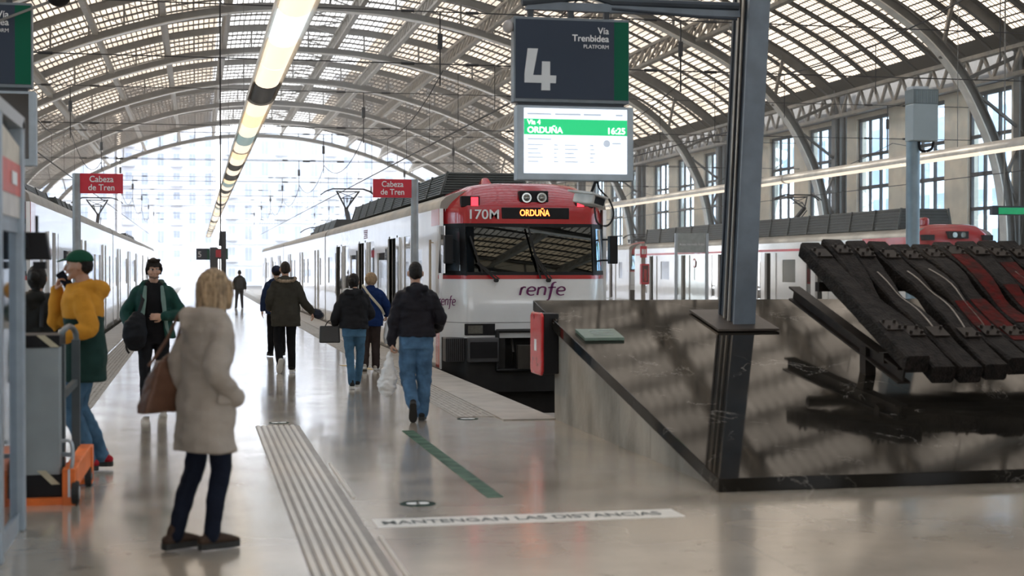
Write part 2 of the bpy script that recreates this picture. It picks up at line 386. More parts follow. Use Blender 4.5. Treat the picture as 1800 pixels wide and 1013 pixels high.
# floor stickers
GRNT = mat('worn_green_tape', (0.02,0.10,0.06), 0.6, 0, 0.5, 5, spec=.2, col2=(0.09,0.17,0.12))
x1,y1 = PZ(706,758); x2,y2 = PZ(864,876)
d = Vector((x2-x1, y2-y1, 0)).normalized(); nrm = Vector((d.y, -d.x, 0))*-0.062
m = MB(); p, q = Vector((x1+0.06,y1,0)), Vector((x2+0.03,y2,0))
m.add([p-nrm,p+nrm,q+nrm,q-nrm]+[w_+Vector((0,0,.003)) for w_ in (p-nrm,p+nrm,q+nrm,q-nrm)], [(3,2,1,0),(4,5,6,7),(0,1,5,4),(1,2,6,5),(2,3,7,6),(3,0,4,7)])
tag(m.build('floor_tape', GRNT), 'long worn green tape line stuck on the floor', 'floor tape')
def disc(px, py, lab, r=0.13):
    x, y = PZ(px, py); t = empty('floor_sticker', (x, y, 0)); tag(t, lab, 'floor sticker')
    m = MB(); m.tube([(x,y,0),(x,y,.003)], r, 32); m.build('disc', mat('dark_green_vinyl', (0.02,0.045,0.038), 0.7, 0, .1, spec=.1), t)
    m = MB(); m.tube([(x-0.035,y,.0032),(x-0.035,y,.005)], (0.03,0.05), 12); m.tube([(x+0.035,y,.0032),(x+0.035,y,.005)], (0.03,0.05), 12)
    m.build('footprints', TXT, t)
disc(734, 887, 'small round dark green sticker with white footprints by the lettered floor strip')
disc(822, 737, 'small round green sticker near where the dotted paving of the platform begins', 0.12)
disc(490, 744, 'round dark sticker on the bright floor beyond the end of the ribbed strip', 0.11)
t = empty('floor_banner', (2.15, 9.78, 0)); tag(t, 'long white floor strip lettered MANTENGAN LAS DISTANCIAS', 'floor banner')
m = MB(); m.box(1.16, 3.27, 9.63, 9.95, 0, 0.003); m.build('strip', mat('white_vinyl', (0.82,0.80,0.76), 0.3, 0, .06), t)
tx = text('MANTENGAN LAS DISTANCIAS', 'lettering', mat('grey_ink', (0.07,0.085,0.085), 0.5, 0, .3), 0.185, (1.2, 9.73, 0.0045), t, rot=(0,0,0), bold=0.002, depth=0.0005)
tx.data.transform(Matrix.Diagonal((1.93/max(1e-3, tx.dimensions.x),1,1,1)))
# small dark scuff mark stickers on platform (yellow tape end)
x,y = PZ(655, 652)
m = MB(); m.bar((x-.35,y+1.5,.002),(x+.35,y-.6,.002),.14,.004)
tag(m.build('floor_tape', mat('yellow_tape', (0.55,0.38,0.12), 0.5)), 'faded yellow tape on the platform beside the walker in blue coat', 'floor tape')

# ------------------------------------------------------------------ rails in the two open pits
RAIL = mat('rusty_rail', (0.12,0.075,0.05), 0.5, 0.6, 0.3, 8)
for tx0, lab in ((5.53,'railway track under the red and white train'),(11.3,'empty railway track between train and far platform'),(24.5,'railway track beneath the long train by the windows'),(-3.95,'railway track beneath the white train on the left')):
    t = empty('railway_track', (tx0, 30, -1.25)); tag(t, lab, 'railway track')
    for s_ in (-1, 1):
        x = tx0 + s_*0.83; m = MB(); m.box(x-.035, x+.035, 24.2 if tx0 > 8 else 17.1, 200, -1.12, -1.07); m.box(x-.01, x+.01, 24.2 if tx0 > 8 else 17.1, 200, -1.23, -1.12); m.box(x-.07, x+.07, 24.2 if tx0 > 8 else 17.1, 200, -1.25, -1.23); m.build('rail', RAIL, t)

# ------------------------------------------------------------------ arched roof
INN = [(0,1.0),(.26,.987),(.52,.946),(.75,.884),(.93,.822),(1.09,.752),(1.2,.70),(1.3,.64),(1.384,.575),(1.459,.49),(1.507,.41),(1.551,.315),(1.578,.215),(1.592,.1),(1.6,-.1214)]
OUT = [(0,1.13),(.28,1.117),(.56,1.075),(.80,1.01),(.99,.945),(1.15,.878),(1.27,.82),(1.38,.765),(1.47,.715),(1.56,.655),(1.65,.585)]
def prof(P, n=4):
    c = catmull(P, n); full = [(-x, h) for x, h in reversed(c[1:])] + c
    return [(CX + x*HC, EYE + h*HC) for x, h in full]
PI_, PO = prof(INN), prof(OUT)
def normals(P):
    out = []
    for i in range(len(P)):
        a = Vector(P[max(i-1,0)]); b = Vector(P[min(i+1,len(P)-1)]); d = (b-a).normalized(); out.append(Vector((-d.y, d.x)))
    return out
NI, NO = normals(PI_), normals(PO)
def band(mb, P, N, o0, o1, y0, y1):
    n = len(P); o = len(mb.v)
    for i in range(n):
        for off, y in ((o0,y0),(o0,y1),(o1,y1),(o1,y0)):
            mb.v.append((P[i][0]+N[i].x*off, y, P[i][1]+N[i].y*off))
    for i in range(n-1):
        for k in range(4):
            k2 = (k+1)%4; mb.f.append((o+i*4+k, o+i*4+k2, o+(i+1)*4+k2, o+(i+1)*4+k))
    mb.f.append((o,o+1,o+2,o+3)); q = o+(n-1)*4; mb.f.append((q+3,q+2,q+1,q))
def height_in(P, x):
    best = None
    for i in range(len(P)-1):
        a, b = P[i], P[i+1]
        if min(a[0],b[0]) <= x <= max(a[0],b[0]) and abs(a[0]-b[0]) > 1e-9:
            z = a[1] + (b[1]-a[1])*(x-a[0])/(b[0]-a[0]); best = z if best is None else max(best, z)
    return best
PURL = [(-16.0),(-12.1),(-8.5),(-4.9),(-1.25),(2.4),(6.0),(9.6),(13.2),(16.6)]
RIBST = mat('roof_rib_steel', (0.12,0.115,0.108), 0.45, 0, 0.18, 2)
PURST = mat('girder_steel', (0.26,0.235,0.20), 0.5, 0, 0.18, 3)
def make_rib():
    root = empty('roof_arch', (CX, 0, 0))
    m = MB(); band(m, PI_, NI, 0.05, 0.38, -.05, .05); band(m, PI_, NI, 0.38, 0.42, -.16, .16); lc = m.build('lower_chord', RIBST, root)
    m = MB(); band(m, PI_, NI, 0.0, 0.05, -.24, .24); m.build('flange', mat('pale_flange', (0.82,0.79,0.74), .35, .1, .1, 3), lc)  # same paint as the rib; light from the far end put into its colour
    m = MB(); band(m, PO, NO, -.38, -.04, -.04, .04); band(m, PO, NO, -.41, -.38, -.12, .12); m.build('upper_chord', RIBST, root)
    m = MB()
    xs = []
    for a, b in zip(PURL[:-1], PURL[1:]): xs += [a, (a+b)/2]
    xs.append(PURL[-1])
    lo = []; hi = []
    for x in xs:
        lo.append(Vector((CX+x, 0, height_in(PI_, CX+x)+.45))); hi.append(Vector((CX+x, 0, height_in(PO, CX+x)-.3)))
    for i in range(len(xs)):
        m.bar(lo[i], hi[i], .10, .12, (0,1,0))
        if i < len(xs)-1:
            if xs[i] < 0: m.bar(hi[i], lo[i+1], .035, .05, (0,1,0))
            else: m.bar(lo[i], hi[i+1], .035, .05, (0,1,0))
    m.build('lattice', RIBST, root)
    for s_ in (-1, 1):
        m = MB(); x = CX + s_*1.65*HC; zt = EYE+.60*HC
        m.box(x-.05, x+.05, -.18, .18, 0, zt); m.box(x-.3, x-.25, -.2, .2, 0, zt); m.box(x+.25, x+.3, -.2, .2, 0, zt); m.box(x-.25, x+.25, -.02, .02, 0, zt)
        m.build('post', RIBST, root)
        m = MB(); zs = [.2, .62, 1.04, 1.46]; zz = [0.3, 1.9, 3.5, 5.1, 6.7, 8.2]
        lx = lambda z: min((abs(p[1]-z), p[0]) for p in PI_ if (p[0]-CX)*s_ > 10)[1] + s_*.4
        for i in range(5):
            a, b = zz[i], zz[i+1]
            p, q = ((lx(a), 0, a), (x, 0, b)) if i % 2 else ((x, 0, a), (lx(b), 0, b))
            m.bar(p, q, .10, .12, (0,1,0))
        m.bar((lx(8.6),0,8.6),(x,0,9.6),.14,.2,(0,1,0)); m.bar((lx(9.8),0,9.3),(CX+s_*1.45*HC,0,height_in(PO, CX+s_*1.45*HC)-.2),.12,.14,(0,1,0))
        m.build('brace', RIBST, root)
    return root
rib0 = make_rib()
names = {10:'grey steel roof arch framing the open far end of the hall', 9:'steel roof arch next in from the open far end', 8:'steel roof arch third from the open far end', 7:'steel roof arch fourth from the open far end',
 6:'steel roof arch fifth from the open far end', 5:'steel roof arch sixth from the open far end', 4:'steel roof arch whose right leg stands just left of the grey column', 3:'steel roof arch whose riveted right leg comes down left of the pole with box',
 2:'steel roof arch whose riveted right leg crosses the windows at the right edge', 1:'nearest steel roof arch seen only above the platform sign', 0:'steel roof arch overhead of the concourse', -1:'steel roof arch behind the concourse', -2:'rearmost steel roof arch against the closed end wall'}
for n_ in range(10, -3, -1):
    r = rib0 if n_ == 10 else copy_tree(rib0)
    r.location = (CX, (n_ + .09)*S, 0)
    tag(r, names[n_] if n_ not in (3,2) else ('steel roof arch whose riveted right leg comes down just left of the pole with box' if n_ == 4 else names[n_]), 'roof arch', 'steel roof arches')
YA, YB = -1.91*S, 10.09*S
# longitudinal girders
def girder(x, label, lo_off=0.0):
    zi = height_in(PI_, CX+x) + .5 + lo_off; zo = height_in(PO, CX+x) - .45
    i = min(range(len(PO)), key=lambda k: abs(PO[k][0]-(CX+x))); nn = NO[i]
    top = Vector((CX+x, 0, zo)); depth = min(zo-zi, 1.25) ; bot = top - Vector((nn.x,0,nn.y))*depth
    root = empty('roof_girder', (CX+x, 70, zo))
    tag(root, label, 'roof girder', 'lattice girders along the roof')
    Y0, Y1 = YA, YB
    for nm, p in (('top_chord', top), ('bottom_chord', bot)):
        m = MB()
        for sgn in (-1, 1):
            m.bar(p+Vector((sgn*.09,Y0,0)), p+Vector((sgn*.09,Y1,0)), .10, .14)
        m.bar(p+Vector((0,Y0,-.07)), p+Vector((0,Y1,-.07)), .26, .03)
        m.build(nm, PURST, root)
    m = MB(); k = 0; st = S/12
    y = Y0
    while y < Y1 - .1:
        m.bar(bot+Vector((0,y,0)), top+Vector((0,y+st/2,0)), .13, .10, (1,0,0)); m.bar(top+Vector((0,y+st/2,0)), bot+Vector((0,y+st,0)), .13, .10, (1,0,0)); y += st
    m.build('lattice', PURST, root)
ORD = ['outermost lattice girder under the left slope of the roof','second lattice girder up the left slope of the roof','third lattice girder up the left slope of the roof','lattice girder just left of the bright crown of the roof','lattice girder under the left half of the bright roof crown',
       'lattice girder under the right half of the bright roof crown','lattice girder just right of the bright crown of the roof','lattice girder on the right slope, second below the crown','lattice girder on the right slope, third below the crown','lattice girder low on the right roof slope above the eaves']
for x, lab in zip(PURL, ORD): girder(x, lab)
for s_, lab in ((1,'riveted lattice girder along the right eaves above the tall windows'),(-1,'riveted lattice girder along the left eaves')):
    root = empty('roof_girder', (CX+s_*1.6*HC, 70, 9.2)); tag(root, lab, 'roof girder', 'lattice girders along the roof')
    x = CX+s_*1.615*HC
    m = MB(); m.box(x-.15,x+.15,YA,YB,9.7,9.85); m.build('top_chord', PURST, root)
    m = MB(); m.box(x-.15,x+.15,YA,YB,8.7,8.85); m.build('bottom_chord', PURST, root)
    m = MB(); y = YA; st = S/12
    while y < YB-.1:
        m.bar((x,y,8.8),(x,y+st/2,9.75),.12,.1,(1,0,0)); m.bar((x,y+st/2,9.75),(x,y+st,8.8),.12,.1,(1,0,0)); y += st
    m.build('lattice', PURST, root)
# roof surface
arc = [0.0]
for a, b in zip(PO[:-1], PO[1:]): arc.append(arc[-1] + math.hypot(b[0]-a[0], b[1]-a[1]))
mid = arc[-1]/2
vs = []; fs = []; uvs = []
ys = [YA-.4, YB+.4]
for y in ys:
    for i,(x, z) in enumerate(PO): vs.append((x-CX, y, z))
n = len(PO)
for i in range(n-1): fs.append((i, i+1, n+i+1, n+i))
me = bpy.data.meshes.new('ceiling'); me.from_pydata(vs, [], fs); ul = me.uv_layers.new(name='UVMap')
for p in me.polygons:
    for li in p.loop_indices:
        vi = me.loops[li].vertex_index; ul.data[li].uv = (arc[vi % n]-mid, vs[vi][1]-.09*S + 200*S/8)
me.materials.append(roof_material(mid-0.85))
ceil = bpy.data.objects.new('ceiling', me); COL.objects.link(ceil); ceil.location = (CX,0,0); ceil['kind'] = 'structure'; W['ceiling'] = Vector((CX,0,0))
m = MB(); band(m, [(p[0]-CX, p[1]) for p in PO], NO, -.05, -.008, -.09, .09); joist_me = m.mesh('joist'); joist_me.materials.append(mat('joist_steel', (0.09,0.083,0.076), 0.6, 0, .15, 3))
k = 0; y = -2*S + .09*S
while y < YB:
    if k % 8:
        j = bpy.data.objects.new('joist', joist_me); COL.objects.link(j); j.parent = ceil; j.location = (0, y, 0)
    k += 1; y = (-2+.09)*S + k*S/8
BRC = mat('brace_steel', (0.16,0.15,0.14), .5)
for n_ in range(1, 10):
    m = MB(); ya, yb = (n_+.09)*S, (n_+1.09)*S
    for q in range(3):
        a_, b_ = ya+(yb-ya)*q/3, ya+(yb-ya)*(q+1)/3
        for (u0,u1) in ((-1.25,2.4),(2.4,-1.25)): m.bar((CX+u0, a_, height_in(PO, CX+u0)-.5), (CX+u1, b_, height_in(PO, CX+u1)-.5), .07, .07)
    m.build('cross_bracing', BRC, ceil)
# ------------------------------------------------------------------ side walls with tall windows
FRAME = mat('window_frame_dark', (0.05,0.045,0.045), 0.5)
WG = glass('window_glass', (0.72,0.82,0.88), (0.9,0.95,1.0))
wn_no = [0]
def side_wall(name, X, sgn):
    hs = []; wins = []
    for b in range(-2, 10):
        y0 = (b+.09)*S
        for q in (4.0, 9.2, 14.3):
            hs.append((y0+q-1.65, y0+q+1.65, 2.4, 8.75)); wins.append((y0+q-1.65, y0+q+1.65))
    m = MB(); holes_panel(m, 'x', X if sgn > 0 else X-.5, .5, YA, YB, -1.3, 9.2, hs)
    w_ = m.build(name, CREAM); w_['kind'] = 'structure'
    m = MB(); xx = X-.02 if sgn > 0 else X; m.box(min(xx, xx-sgn*.35), max(xx, xx-sgn*.35), YA, YB, 8.95, 10.3); c_ = m.build('trim_%d' % (3 if sgn > 0 else 4), mat('dark_cornice', (0.10,0.09,0.08), 0.7)); c_['kind'] = 'structure'
    for a, b in wins:
        if b < 20 and sgn > 0 and b < 10: pass
        wn_no[0] += 1
        r = empty('window_%d' % wn_no[0], (X+sgn*.2, (a+b)/2, 2.4)); r['kind'] = 'structure'
        m = MB(); x0, x1 = sorted((X+sgn*.12, X+sgn*.24))
        m.box(x0,x1,a,a+.12,2.4,8.75); m.box(x0,x1,b-.12,b,2.4,8.75); m.box(x0,x1,a,b,2.4,2.55); m.box(x0,x1,a,b,8.6,8.75)
        for t in (1/3, 2/3): m.box(x0,x1,a+(b-a)*t-.05,a+(b-a)*t+.05,2.5,8.7)
        for z in (4.1, 5.5, 7.0): m.box(x0,x1,a,b,z-.07,z+.07)
        m.build('window_frame', FRAME, r)
        m = MB(); xg = X+sgn*.18; m.box(xg-.01, xg+.01, a+.05, b-.05, 2.45, 8.7); m.build('pane', WG, r)
m = MB(); hs = [(WL+2+k*5.2, WL+4.8+k*5.2, 0.0 if k in (3, 5) else 3.5, 8.0) for k in range(9)]
holes_panel(m, 'y', YA-.7, .5, WL, WR, -1.3, 19, hs); struct(m.build('wall_back', CREAM))
side_wall('wall_right', WR, 1); side_wall('wall_left', WL, -1)
# pilasters on the right wall
# ------------------------------------------------------------------ houses beyond the open end and beyond the right windows
def house(x0, x1, y0, y1, h, col, lab, wincol=(0.32,0.37,0.46), rows=8, cols=8, side=None):
    t = empty('apartment_building', ((x0+x1)/2, (y0+y1)/2, -1.3)); tag(t, lab, 'building')
    m = MB(); m.box(x0, x1, y0, y1, -1.3, h); m.box(x0-.4, x1+.4, y0-.4, y1+.4, h, h+.8)
    fl = (h+1.3)/rows
    for r_ in range(1, rows): m.box(x0-.15, x1+.15, y0-.2, y0+.1, -1.3+r_*fl-.15, -1.3+r_*fl+.1)
    m.build('wall', mat('facade_'+lab[:12], col, 0.8, 0, .05, .2), t)
    gl = mat('far_window_glass', wincol, 0.3, 0, .15, .3); bal = mat('far_railing', (0.5,0.52,0.56), 0.6)
    m = MB(); mf = MB(); mbal = MB(); cw = (x1-x0)/cols
    for r_ in range(rows):
        for c_ in range(cols):
            cx_ = x0+(c_+.5)*cw; z = -1.3+r_*fl+fl*.2
            m.box(cx_-cw*.2, cx_+cw*.2, y0-.06, y0+.05, z, z+fl*.62)
            mf.box(cx_-.05, cx_+.05, y0-.12, y0-.05, z, z+fl*.62)
            if (c_+len(lab)) % 3 == 0: mbal.box(cx_-cw*.38, cx_+cw*.38, y0-1.1, y0, z-.25, z-.1); mbal.box(cx_-cw*.38, cx_+cw*.38, y0-1.12, y0-1.05, z-.1, z+.85)
    m.build('windows', gl, t)['kind'] = 'stuff'; mf.build('window_bars', bal, t); mbal.build('balconies', bal, t)
    if side:
        m = MB(); n = int((y1-y0)/3.4)
        for r_ in range(rows):
            for c_ in range(n):
                cy = y0+(c_+.5)*3.4; z = -1.3+r_*fl+fl*.2
                m.box(x0-.06, x0+.05, cy-1.1, cy+1.1, z, z+fl*.62)
        m.build('side_windows', gl, t)['kind'] = 'stuff'
house(-42, -14, 262, 280, 27, (0.60,0.61,0.64), 'white apartment block left of the lamp line beyond the open end', rows=8, cols=9)
house(-13, 3.5, 270, 285, 33, (0.63,0.63,0.67), 'tall pale apartment block straight beyond the open end', rows=10, cols=6)
house(4.5, 24, 255, 272, 24, (0.56,0.60,0.66), 'pale blue balcony block beyond the stopped train', rows=7, cols=7)
house(25, 55, 268, 290, 36, (0.61,0.60,0.61), 'highest pale tower block seen over the train roof', rows=11, cols=8)
TEAL = (0.45,0.70,0.78)
house(62, 76, 60, 102, 34, (0.52,0.72,0.80), 'pale teal glass office block outside the nearest right windows', wincol=(0.20,0.42,0.52), rows=10, cols=5, side=True)
house(68, 86, 108, 190, 20, (0.74,0.76,0.82), 'pale lilac block outside the farther right windows', wincol=(0.4,0.47,0.6), rows=6, cols=6, side=True)

# ------------------------------------------------------------------ suspended lamp lines
LAMPON = mat('lit_lamp_panel', (0.9,0.82,0.7), 0.4, emit=(1.0,0.86,0.68), estr=0.74, var=.02)
LAMPCOOL = mat('lit_cool_panel', (0.85,0.92,0.95), 0.4, emit=(0.86,0.95,1.0), estr=0.82, var=.02)
LAMPAMB = mat('lit_amber_panel', (0.9,0.7,0.45), 0.4, emit=(1.0,0.72,0.42), estr=0.85, var=.02)
LAMPTEAL = mat('teal_panel', (0.33,0.47,0.45), 0.4, emit=(0.5,0.7,0.68), estr=0.25, var=.05)
LAMPOFF = mat('unlit_panel', (0.05,0.045,0.04), 0.5)
HOUS = mat('lamp_housing', (0.55,0.51,0.46), 0.4, .3, .1, 4)
def lamp_line(X, Y0, Y1, z, lab, seq, step, cyl=0.225):
    t = empty('lamp_line', (X, Y0, z)); tag(t, lab, 'lamp line')
    m = MB(); n = 9
    pts = [(math.cos(math.pi*k/n)*cyl, math.sin(math.pi*k/n)*cyl*.9) for k in range(n+1)] + [(-cyl*.97,-cyl*.22),(-cyl*.8,-.01),(cyl*.8,-.01),(cyl*.97,-cyl*.22)]
    m.poly([(X+a, z+b) for a, b in pts] , Y0, Y1); m.build('housing', HOUS, t, smooth=True)
    y = Y0; k = 0
    while y < Y1 - .1:
        L = step
        mt = seq[k % len(seq)]; m = MB()
        q = [(math.cos(a)*cyl*.80, -math.sin(a)*cyl*.50) for a in [math.pi*j/8 for j in range(9)]]
        m.poly([(X+a, z-.005+b) for a, b in reversed(q)], y+.05, y+L-.05); m.build('diffuser', mt, t, smooth=True)
        y += L; k += 1
    m = MB(); y = Y0
    while y <= Y1+.01:
        m.poly([(X+math.cos(a)*cyl*1.04, z+math.sin(a)*cyl*(.62 if math.sin(a)<0 else .95)) for a in [2*math.pi*j/16 for j in range(16)]], y-.03, y+.03); y += step*5
    m.build('clamp_ring', HOUS, t)
    for n_ in range(1, 9):
        y = (n_+.09)*S
        if Y0 < y < Y1: m = MB(); m.bar((X,y,z+.1),(X,y,height_in(PI_, X)),.012); m.build('suspension_rod', STEEL, t)
O,C,A_,T_,F_ = LAMPON, LAMPCOOL, LAMPAMB, LAMPTEAL, LAMPOFF
seq = [O,C,O,O,F_,O,A_,O,T_,O,A_,O,F_,O,F_,A_,T_,O,F_,O,O,A_,O,F_,O,T_,O,O,A_,O]
def panel_len(): pass
lamp_line(1.04, 13.9, 132, 4.5, 'long suspended lamp line with lit and dark panels over the near platform', seq, 2.13)
lamp_line(18.3, 24, 140, 4.5, 'long suspended white lamp line over the far platform on the right', [O], 4.0, .2)

# ------------------------------------------------------------------ overhead wires
WIRE = mat('dark_wire', (0.03,0.028,0.03), 0.6)
def wire(pts, lab, grp, r=.012, ins=()):
    m = MB()
    for a, b in zip(pts[:-1], pts[1:]): m.bar(a, b, r*2, r*2)
    for p, q in ins: m.tube([p, q], [.035, .035], 8)
    tag(m.build('overhead_wire', WIRE), lab, 'overhead wire', grp)
def lerp(a, b, t): return tuple(p+(q-p)*t for p, q in zip(a, b))
for X, lab in ((5.5,'the middle train'),(-3.95,'the left train'),(24.5,'the train by the windows'),(11.3,'the empty track')):
    wire([(X,26 if X<8 else 30,4.66),(X,200,4.66)], 'thin contact wire running above '+lab, 'contact wires')
    m = MB(); y = 27.0; prev = None
    for n_ in range(1, 10):
        a = (n_+.09)*S; b = a+S
        pts = [(X, a+(b-a)*k/8, 5.45+.75*((k/4-1)**2)) for k in range(9)]
        for p, q in zip(pts[:-1], pts[1:]): m.bar(p, q, .018, .018)
        for p in pts[1:-1:2]: m.bar(p, (X,p[1],4.66), .01, .01)
    tag(m.build('overhead_wire', WIRE), 'sagging carrier wire with droppers above '+lab, 'overhead wire', 'carrier wires')
SPN = {2:'the arch nearest the picture plane at right', 3:'the arch beside the pole with box', 4:'the arch beside the grey column', 5:'the sixth arch from the far end', 6:'the fifth arch from the far end', 7:'the fourth arch from the far end', 8:'the third arch from the far end', 9:'the second arch from the far end'}
for n_ in range(2, 10):
    y = (n_+.09)*S + .4; t = empty('cross_span', (CX, y, 6.4)); tag(t, 'cross wires and insulators slung at '+SPN[n_], 'cross span', 'cross wire spans')
    x0, x1 = CX-1.5*HC, CX+1.52*HC
    for z in (6.4, 7.6):
        m = MB(); m.bar((x0,y,z),(x1,y,z),.024); m.build('wire', WIRE, t)
    for X in (-3.95, 5.5, 11.3, 24.5):
        m = MB(); m.bar((X,y,7.6),(X,y,5.9),.03,.03); m.tube([(X,y,7.1),(X,y,6.75)], .06, 8); m.build('hanger', WIRE, t)
        for z in (6.4, 7.6):
            for dx in (-.9, .6): m = MB(); m.tube([(X+dx,y,z),(X+dx+.3,y,z)], .035, 8); m.build('insulator', WIRE, t)
x,y,z = PC(388, 60, 20.0)
m = MB(); m.bar((x,y,-0 + 2.2),(x,y,16.6),.02); m.tube([(x,y,2.0),(x,y,2.2)],[.03,.015],8)
o=tag(m.build('hanging_cable', WIRE), 'thin black cable hanging straight down from the roof left of the lamp line', 'cable')

# ------------------------------------------------------------------ added haze volume standing in for lens glare over the far half of the hall
hz = bpy.data.materials.new('dusty_air'); hz.use_nodes = True; hn = hz.node_tree.nodes; hl = hz.node_tree.links; hn.clear()
ho = hn.new('ShaderNodeOutputMaterial'); hv = hn.new('ShaderNodeVolumeScatter'); hv.inputs['Density'].default_value = 0.0032; hv.inputs['Anisotropy'].default_value = 0.45; hv.inputs['Color'].default_value = (1,0.97,0.93,1)
hl.new(hv.outputs[0], ho.inputs['Volume'])
m = MB(); m.box(WL+.1, WR-.1, 28, 158, .05, 19); hob = m.build('haze', hz); tag(hob, 'added lens glare haze filling the far half of the hall', 'haze', kind='stuff')
# ------------------------------------------------------------------ trains
TG = glass('train_glass', (0.16,0.18,0.19), (0.8,0.92,1.0), 0.01, 0.11)
TGS = glass('train_side_glass', (0.07,0.08,0.085), (1,1,1), 0.02, 0.16)
ROOFP = mat('train_roof_grey', (0.33,0.31,0.28), 0.5, 0, .1, 2)
LOUV = mat('roof_louvre', (0.035,0.04,0.04), 0.6, 0, .2, 4)
SKIRT = mat('black_underframe', (0.010,0.010,0.011), 0.6, 0, .4, 4)
INTER = mat('train_interior', (0.06,0.065,0.07), 0.7)
SEATC = mat('teal_seat', (0.03,0.16,0.15), 0.7)
RIBB = mat('grey_bumper', (0.07,0.07,0.075), 0.6)
PURPLE = mat('logo_purple', (0.13,0.005,0.09), 0.4, var=.02)
REDL = mat('lit_red_lamp', (0.8,0.02,0.03), 0.3, emit=(1.0,0.03,0.05), estr=2.2)
AMB = mat('lit_orange_display', (0.9,0.3,0.05), 0.4, emit=(1.0,0.15,0.03), estr=5.0)
LENS = mat('lamp_lens', (0.22,0.23,0.22), 0.08, 0.7, .1, 30)
RUBB = mat('black_rubber', (0.015,0.015,0.015), 0.7)
TOPZ = 2.72
def strokes(name, polys, m_, parent, origin, ux, uz, w, t=.004, nrm=Vector((0,-1,0))):
    """flat ribbon lettering: polylines in logo units placed at origin along ux, uz"""
    mb = MB(); O_ = Vector(origin); ux = Vector(ux); uz = Vector(uz); nrm = Vector(nrm)
    for pl in polys:
        pl = [(p[0], p[1], (p[2] if len(p) > 2 else 1.0)) for p in pl]
        pl = catmull(pl, 5) if len(pl) > 2 else pl
        L = []; R = []
        for i, p in enumerate(pl):
            a = pl[max(i-1,0)]; b = pl[min(i+1,len(pl)-1)]; d = Vector((b[0]-a[0], b[1]-a[1])); d.normalize(); n_ = Vector((-d.y, d.x)) * w * p[2] / 2
            L.append(O_ + ux*(p[0]+n_.x) + uz*(p[1]+n_.y)); R.append(O_ + ux*(p[0]-n_.x) + uz*(p[1]-n_.y))
        n = len(L); vs = L + R + [q + nrm*t for q in L] + [q + nrm*t for q in R]
        fs = []
        for i in range(n-1):
            fs += [(2*n+i, 2*n+i+1, 3*n+i+1, 3*n+i), (i, n+i, n+i+1, i+1), (i, i+1, 2*n+i+1, 2*n+i), (n+i, 3*n+i, 3*n+i+1, n+i+1)]
        fs += [(0, 2*n, 3*n, n), (n-1, 2*n-1, 4*n-1, 3*n-1)]
        mb.add(vs, fs)
    return mb.build(name, m_, parent)
RENFE = [[(0.05,0,1),(0.16,.62,1.1),(0.2,.8,.9)],[(0.16,.55,.8),(0.3,.8,1),(0.52,.8,.9)],                                  # r
         [(.68,.42,.9),(1.18,.46,.9),(1.2,.72,1),(.95,.84,.8),(.68,.62,1),(.64,.2,1.1),(.86,0,.8),(1.16,.06,.7)],             # e
         [(1.4,0,1),(1.52,.82,1)],[(1.49,.6,.8),(1.72,.82,.9),(2.0,.78,1),(2.03,.5,1.1),(1.95,0,1)],                          # n
         [(2.12,-.5,.6),(2.3,-.42,.9),(2.45,.3,1.2),(2.58,1.05,1.2),(2.72,1.28,.9),(2.9,1.3,.6)],[(2.25,.76,.7),(2.5,.78,.9),(2.86,.8,.7)], # f
         [(3.0,.42,.9),(3.5,.46,.9),(3.52,.72,1),(3.27,.84,.8),(3.0,.62,1),(2.96,.2,1.1),(3.18,0,.8),(3.5,.06,.7)]]            # e
def car_body(root, X0, X1, Y0, Y1, side, openings, glz, roofm=ROOFP, body=WHITE, nm='car_body', redend=None):
    """one coach: walls on both sides with openings, roof vault, floor, ends. side = -1 detailed wall at X0, +1 at X1"""
    zb = -0.32; m = MB()
    xs = X0 if side < 0 else X1 - .06
    holes_panel(m, 'x', xs, .06, Y0, Y1, zb+.3, TOPZ, openings)
    xo = X1-.06 if side < 0 else X0
    m.box(xo, xo+.06, Y0, Y1, zb+.3, TOPZ)
    m.box(X0+.1, X1-.1, Y0+.05, Y0+.1, zb, TOPZ); m.box(X0+.1, X1-.1, Y1-.1, Y1-.05, zb, TOPZ)
    m.build(nm, body, root)
    m = MB(); m.box(X0+.07, X1-.07, Y0+.05, Y1-.05, -.05, .03); m.box((X0+X1)/2-.02,(X0+X1)/2+.02,Y0+.1,Y1-.1,.03,TOPZ); m.build('interior_lining', INTER, root)
    m = MB(); n = 12; cx = (X0+X1)/2; hw = (X1-X0)/2
    pts = [(cx+hw*math.copysign(abs(math.cos(math.pi*k/n))**.55, math.cos(math.pi*k/n)), TOPZ + .35*math.sin(math.pi*k/n)**.8) for k in range(n+1)]
    m.poly(pts, Y0+.02, Y1-.02); m.build('roof', roofm, root, smooth=True)
    m = MB(); m.box(X0+.03, X1-.03, Y0+.05, Y1-.05, zb-.05, zb+.3)
    y = Y0+2
    while y < Y1-2:
        m.box(X0+.1, X1-.1, y, y+2.2, -.85, zb); y += 3.1
    m.build('underframe', SKIRT, root)
def glazing(root, side, X, a, b, z0, z1, nm='side_window', g=None):
    m = MB(); x = X+.02 if side < 0 else X-.04
    m.box(x, x+.015, a, b, z0, z1); m.build(nm, g or TGS, root)
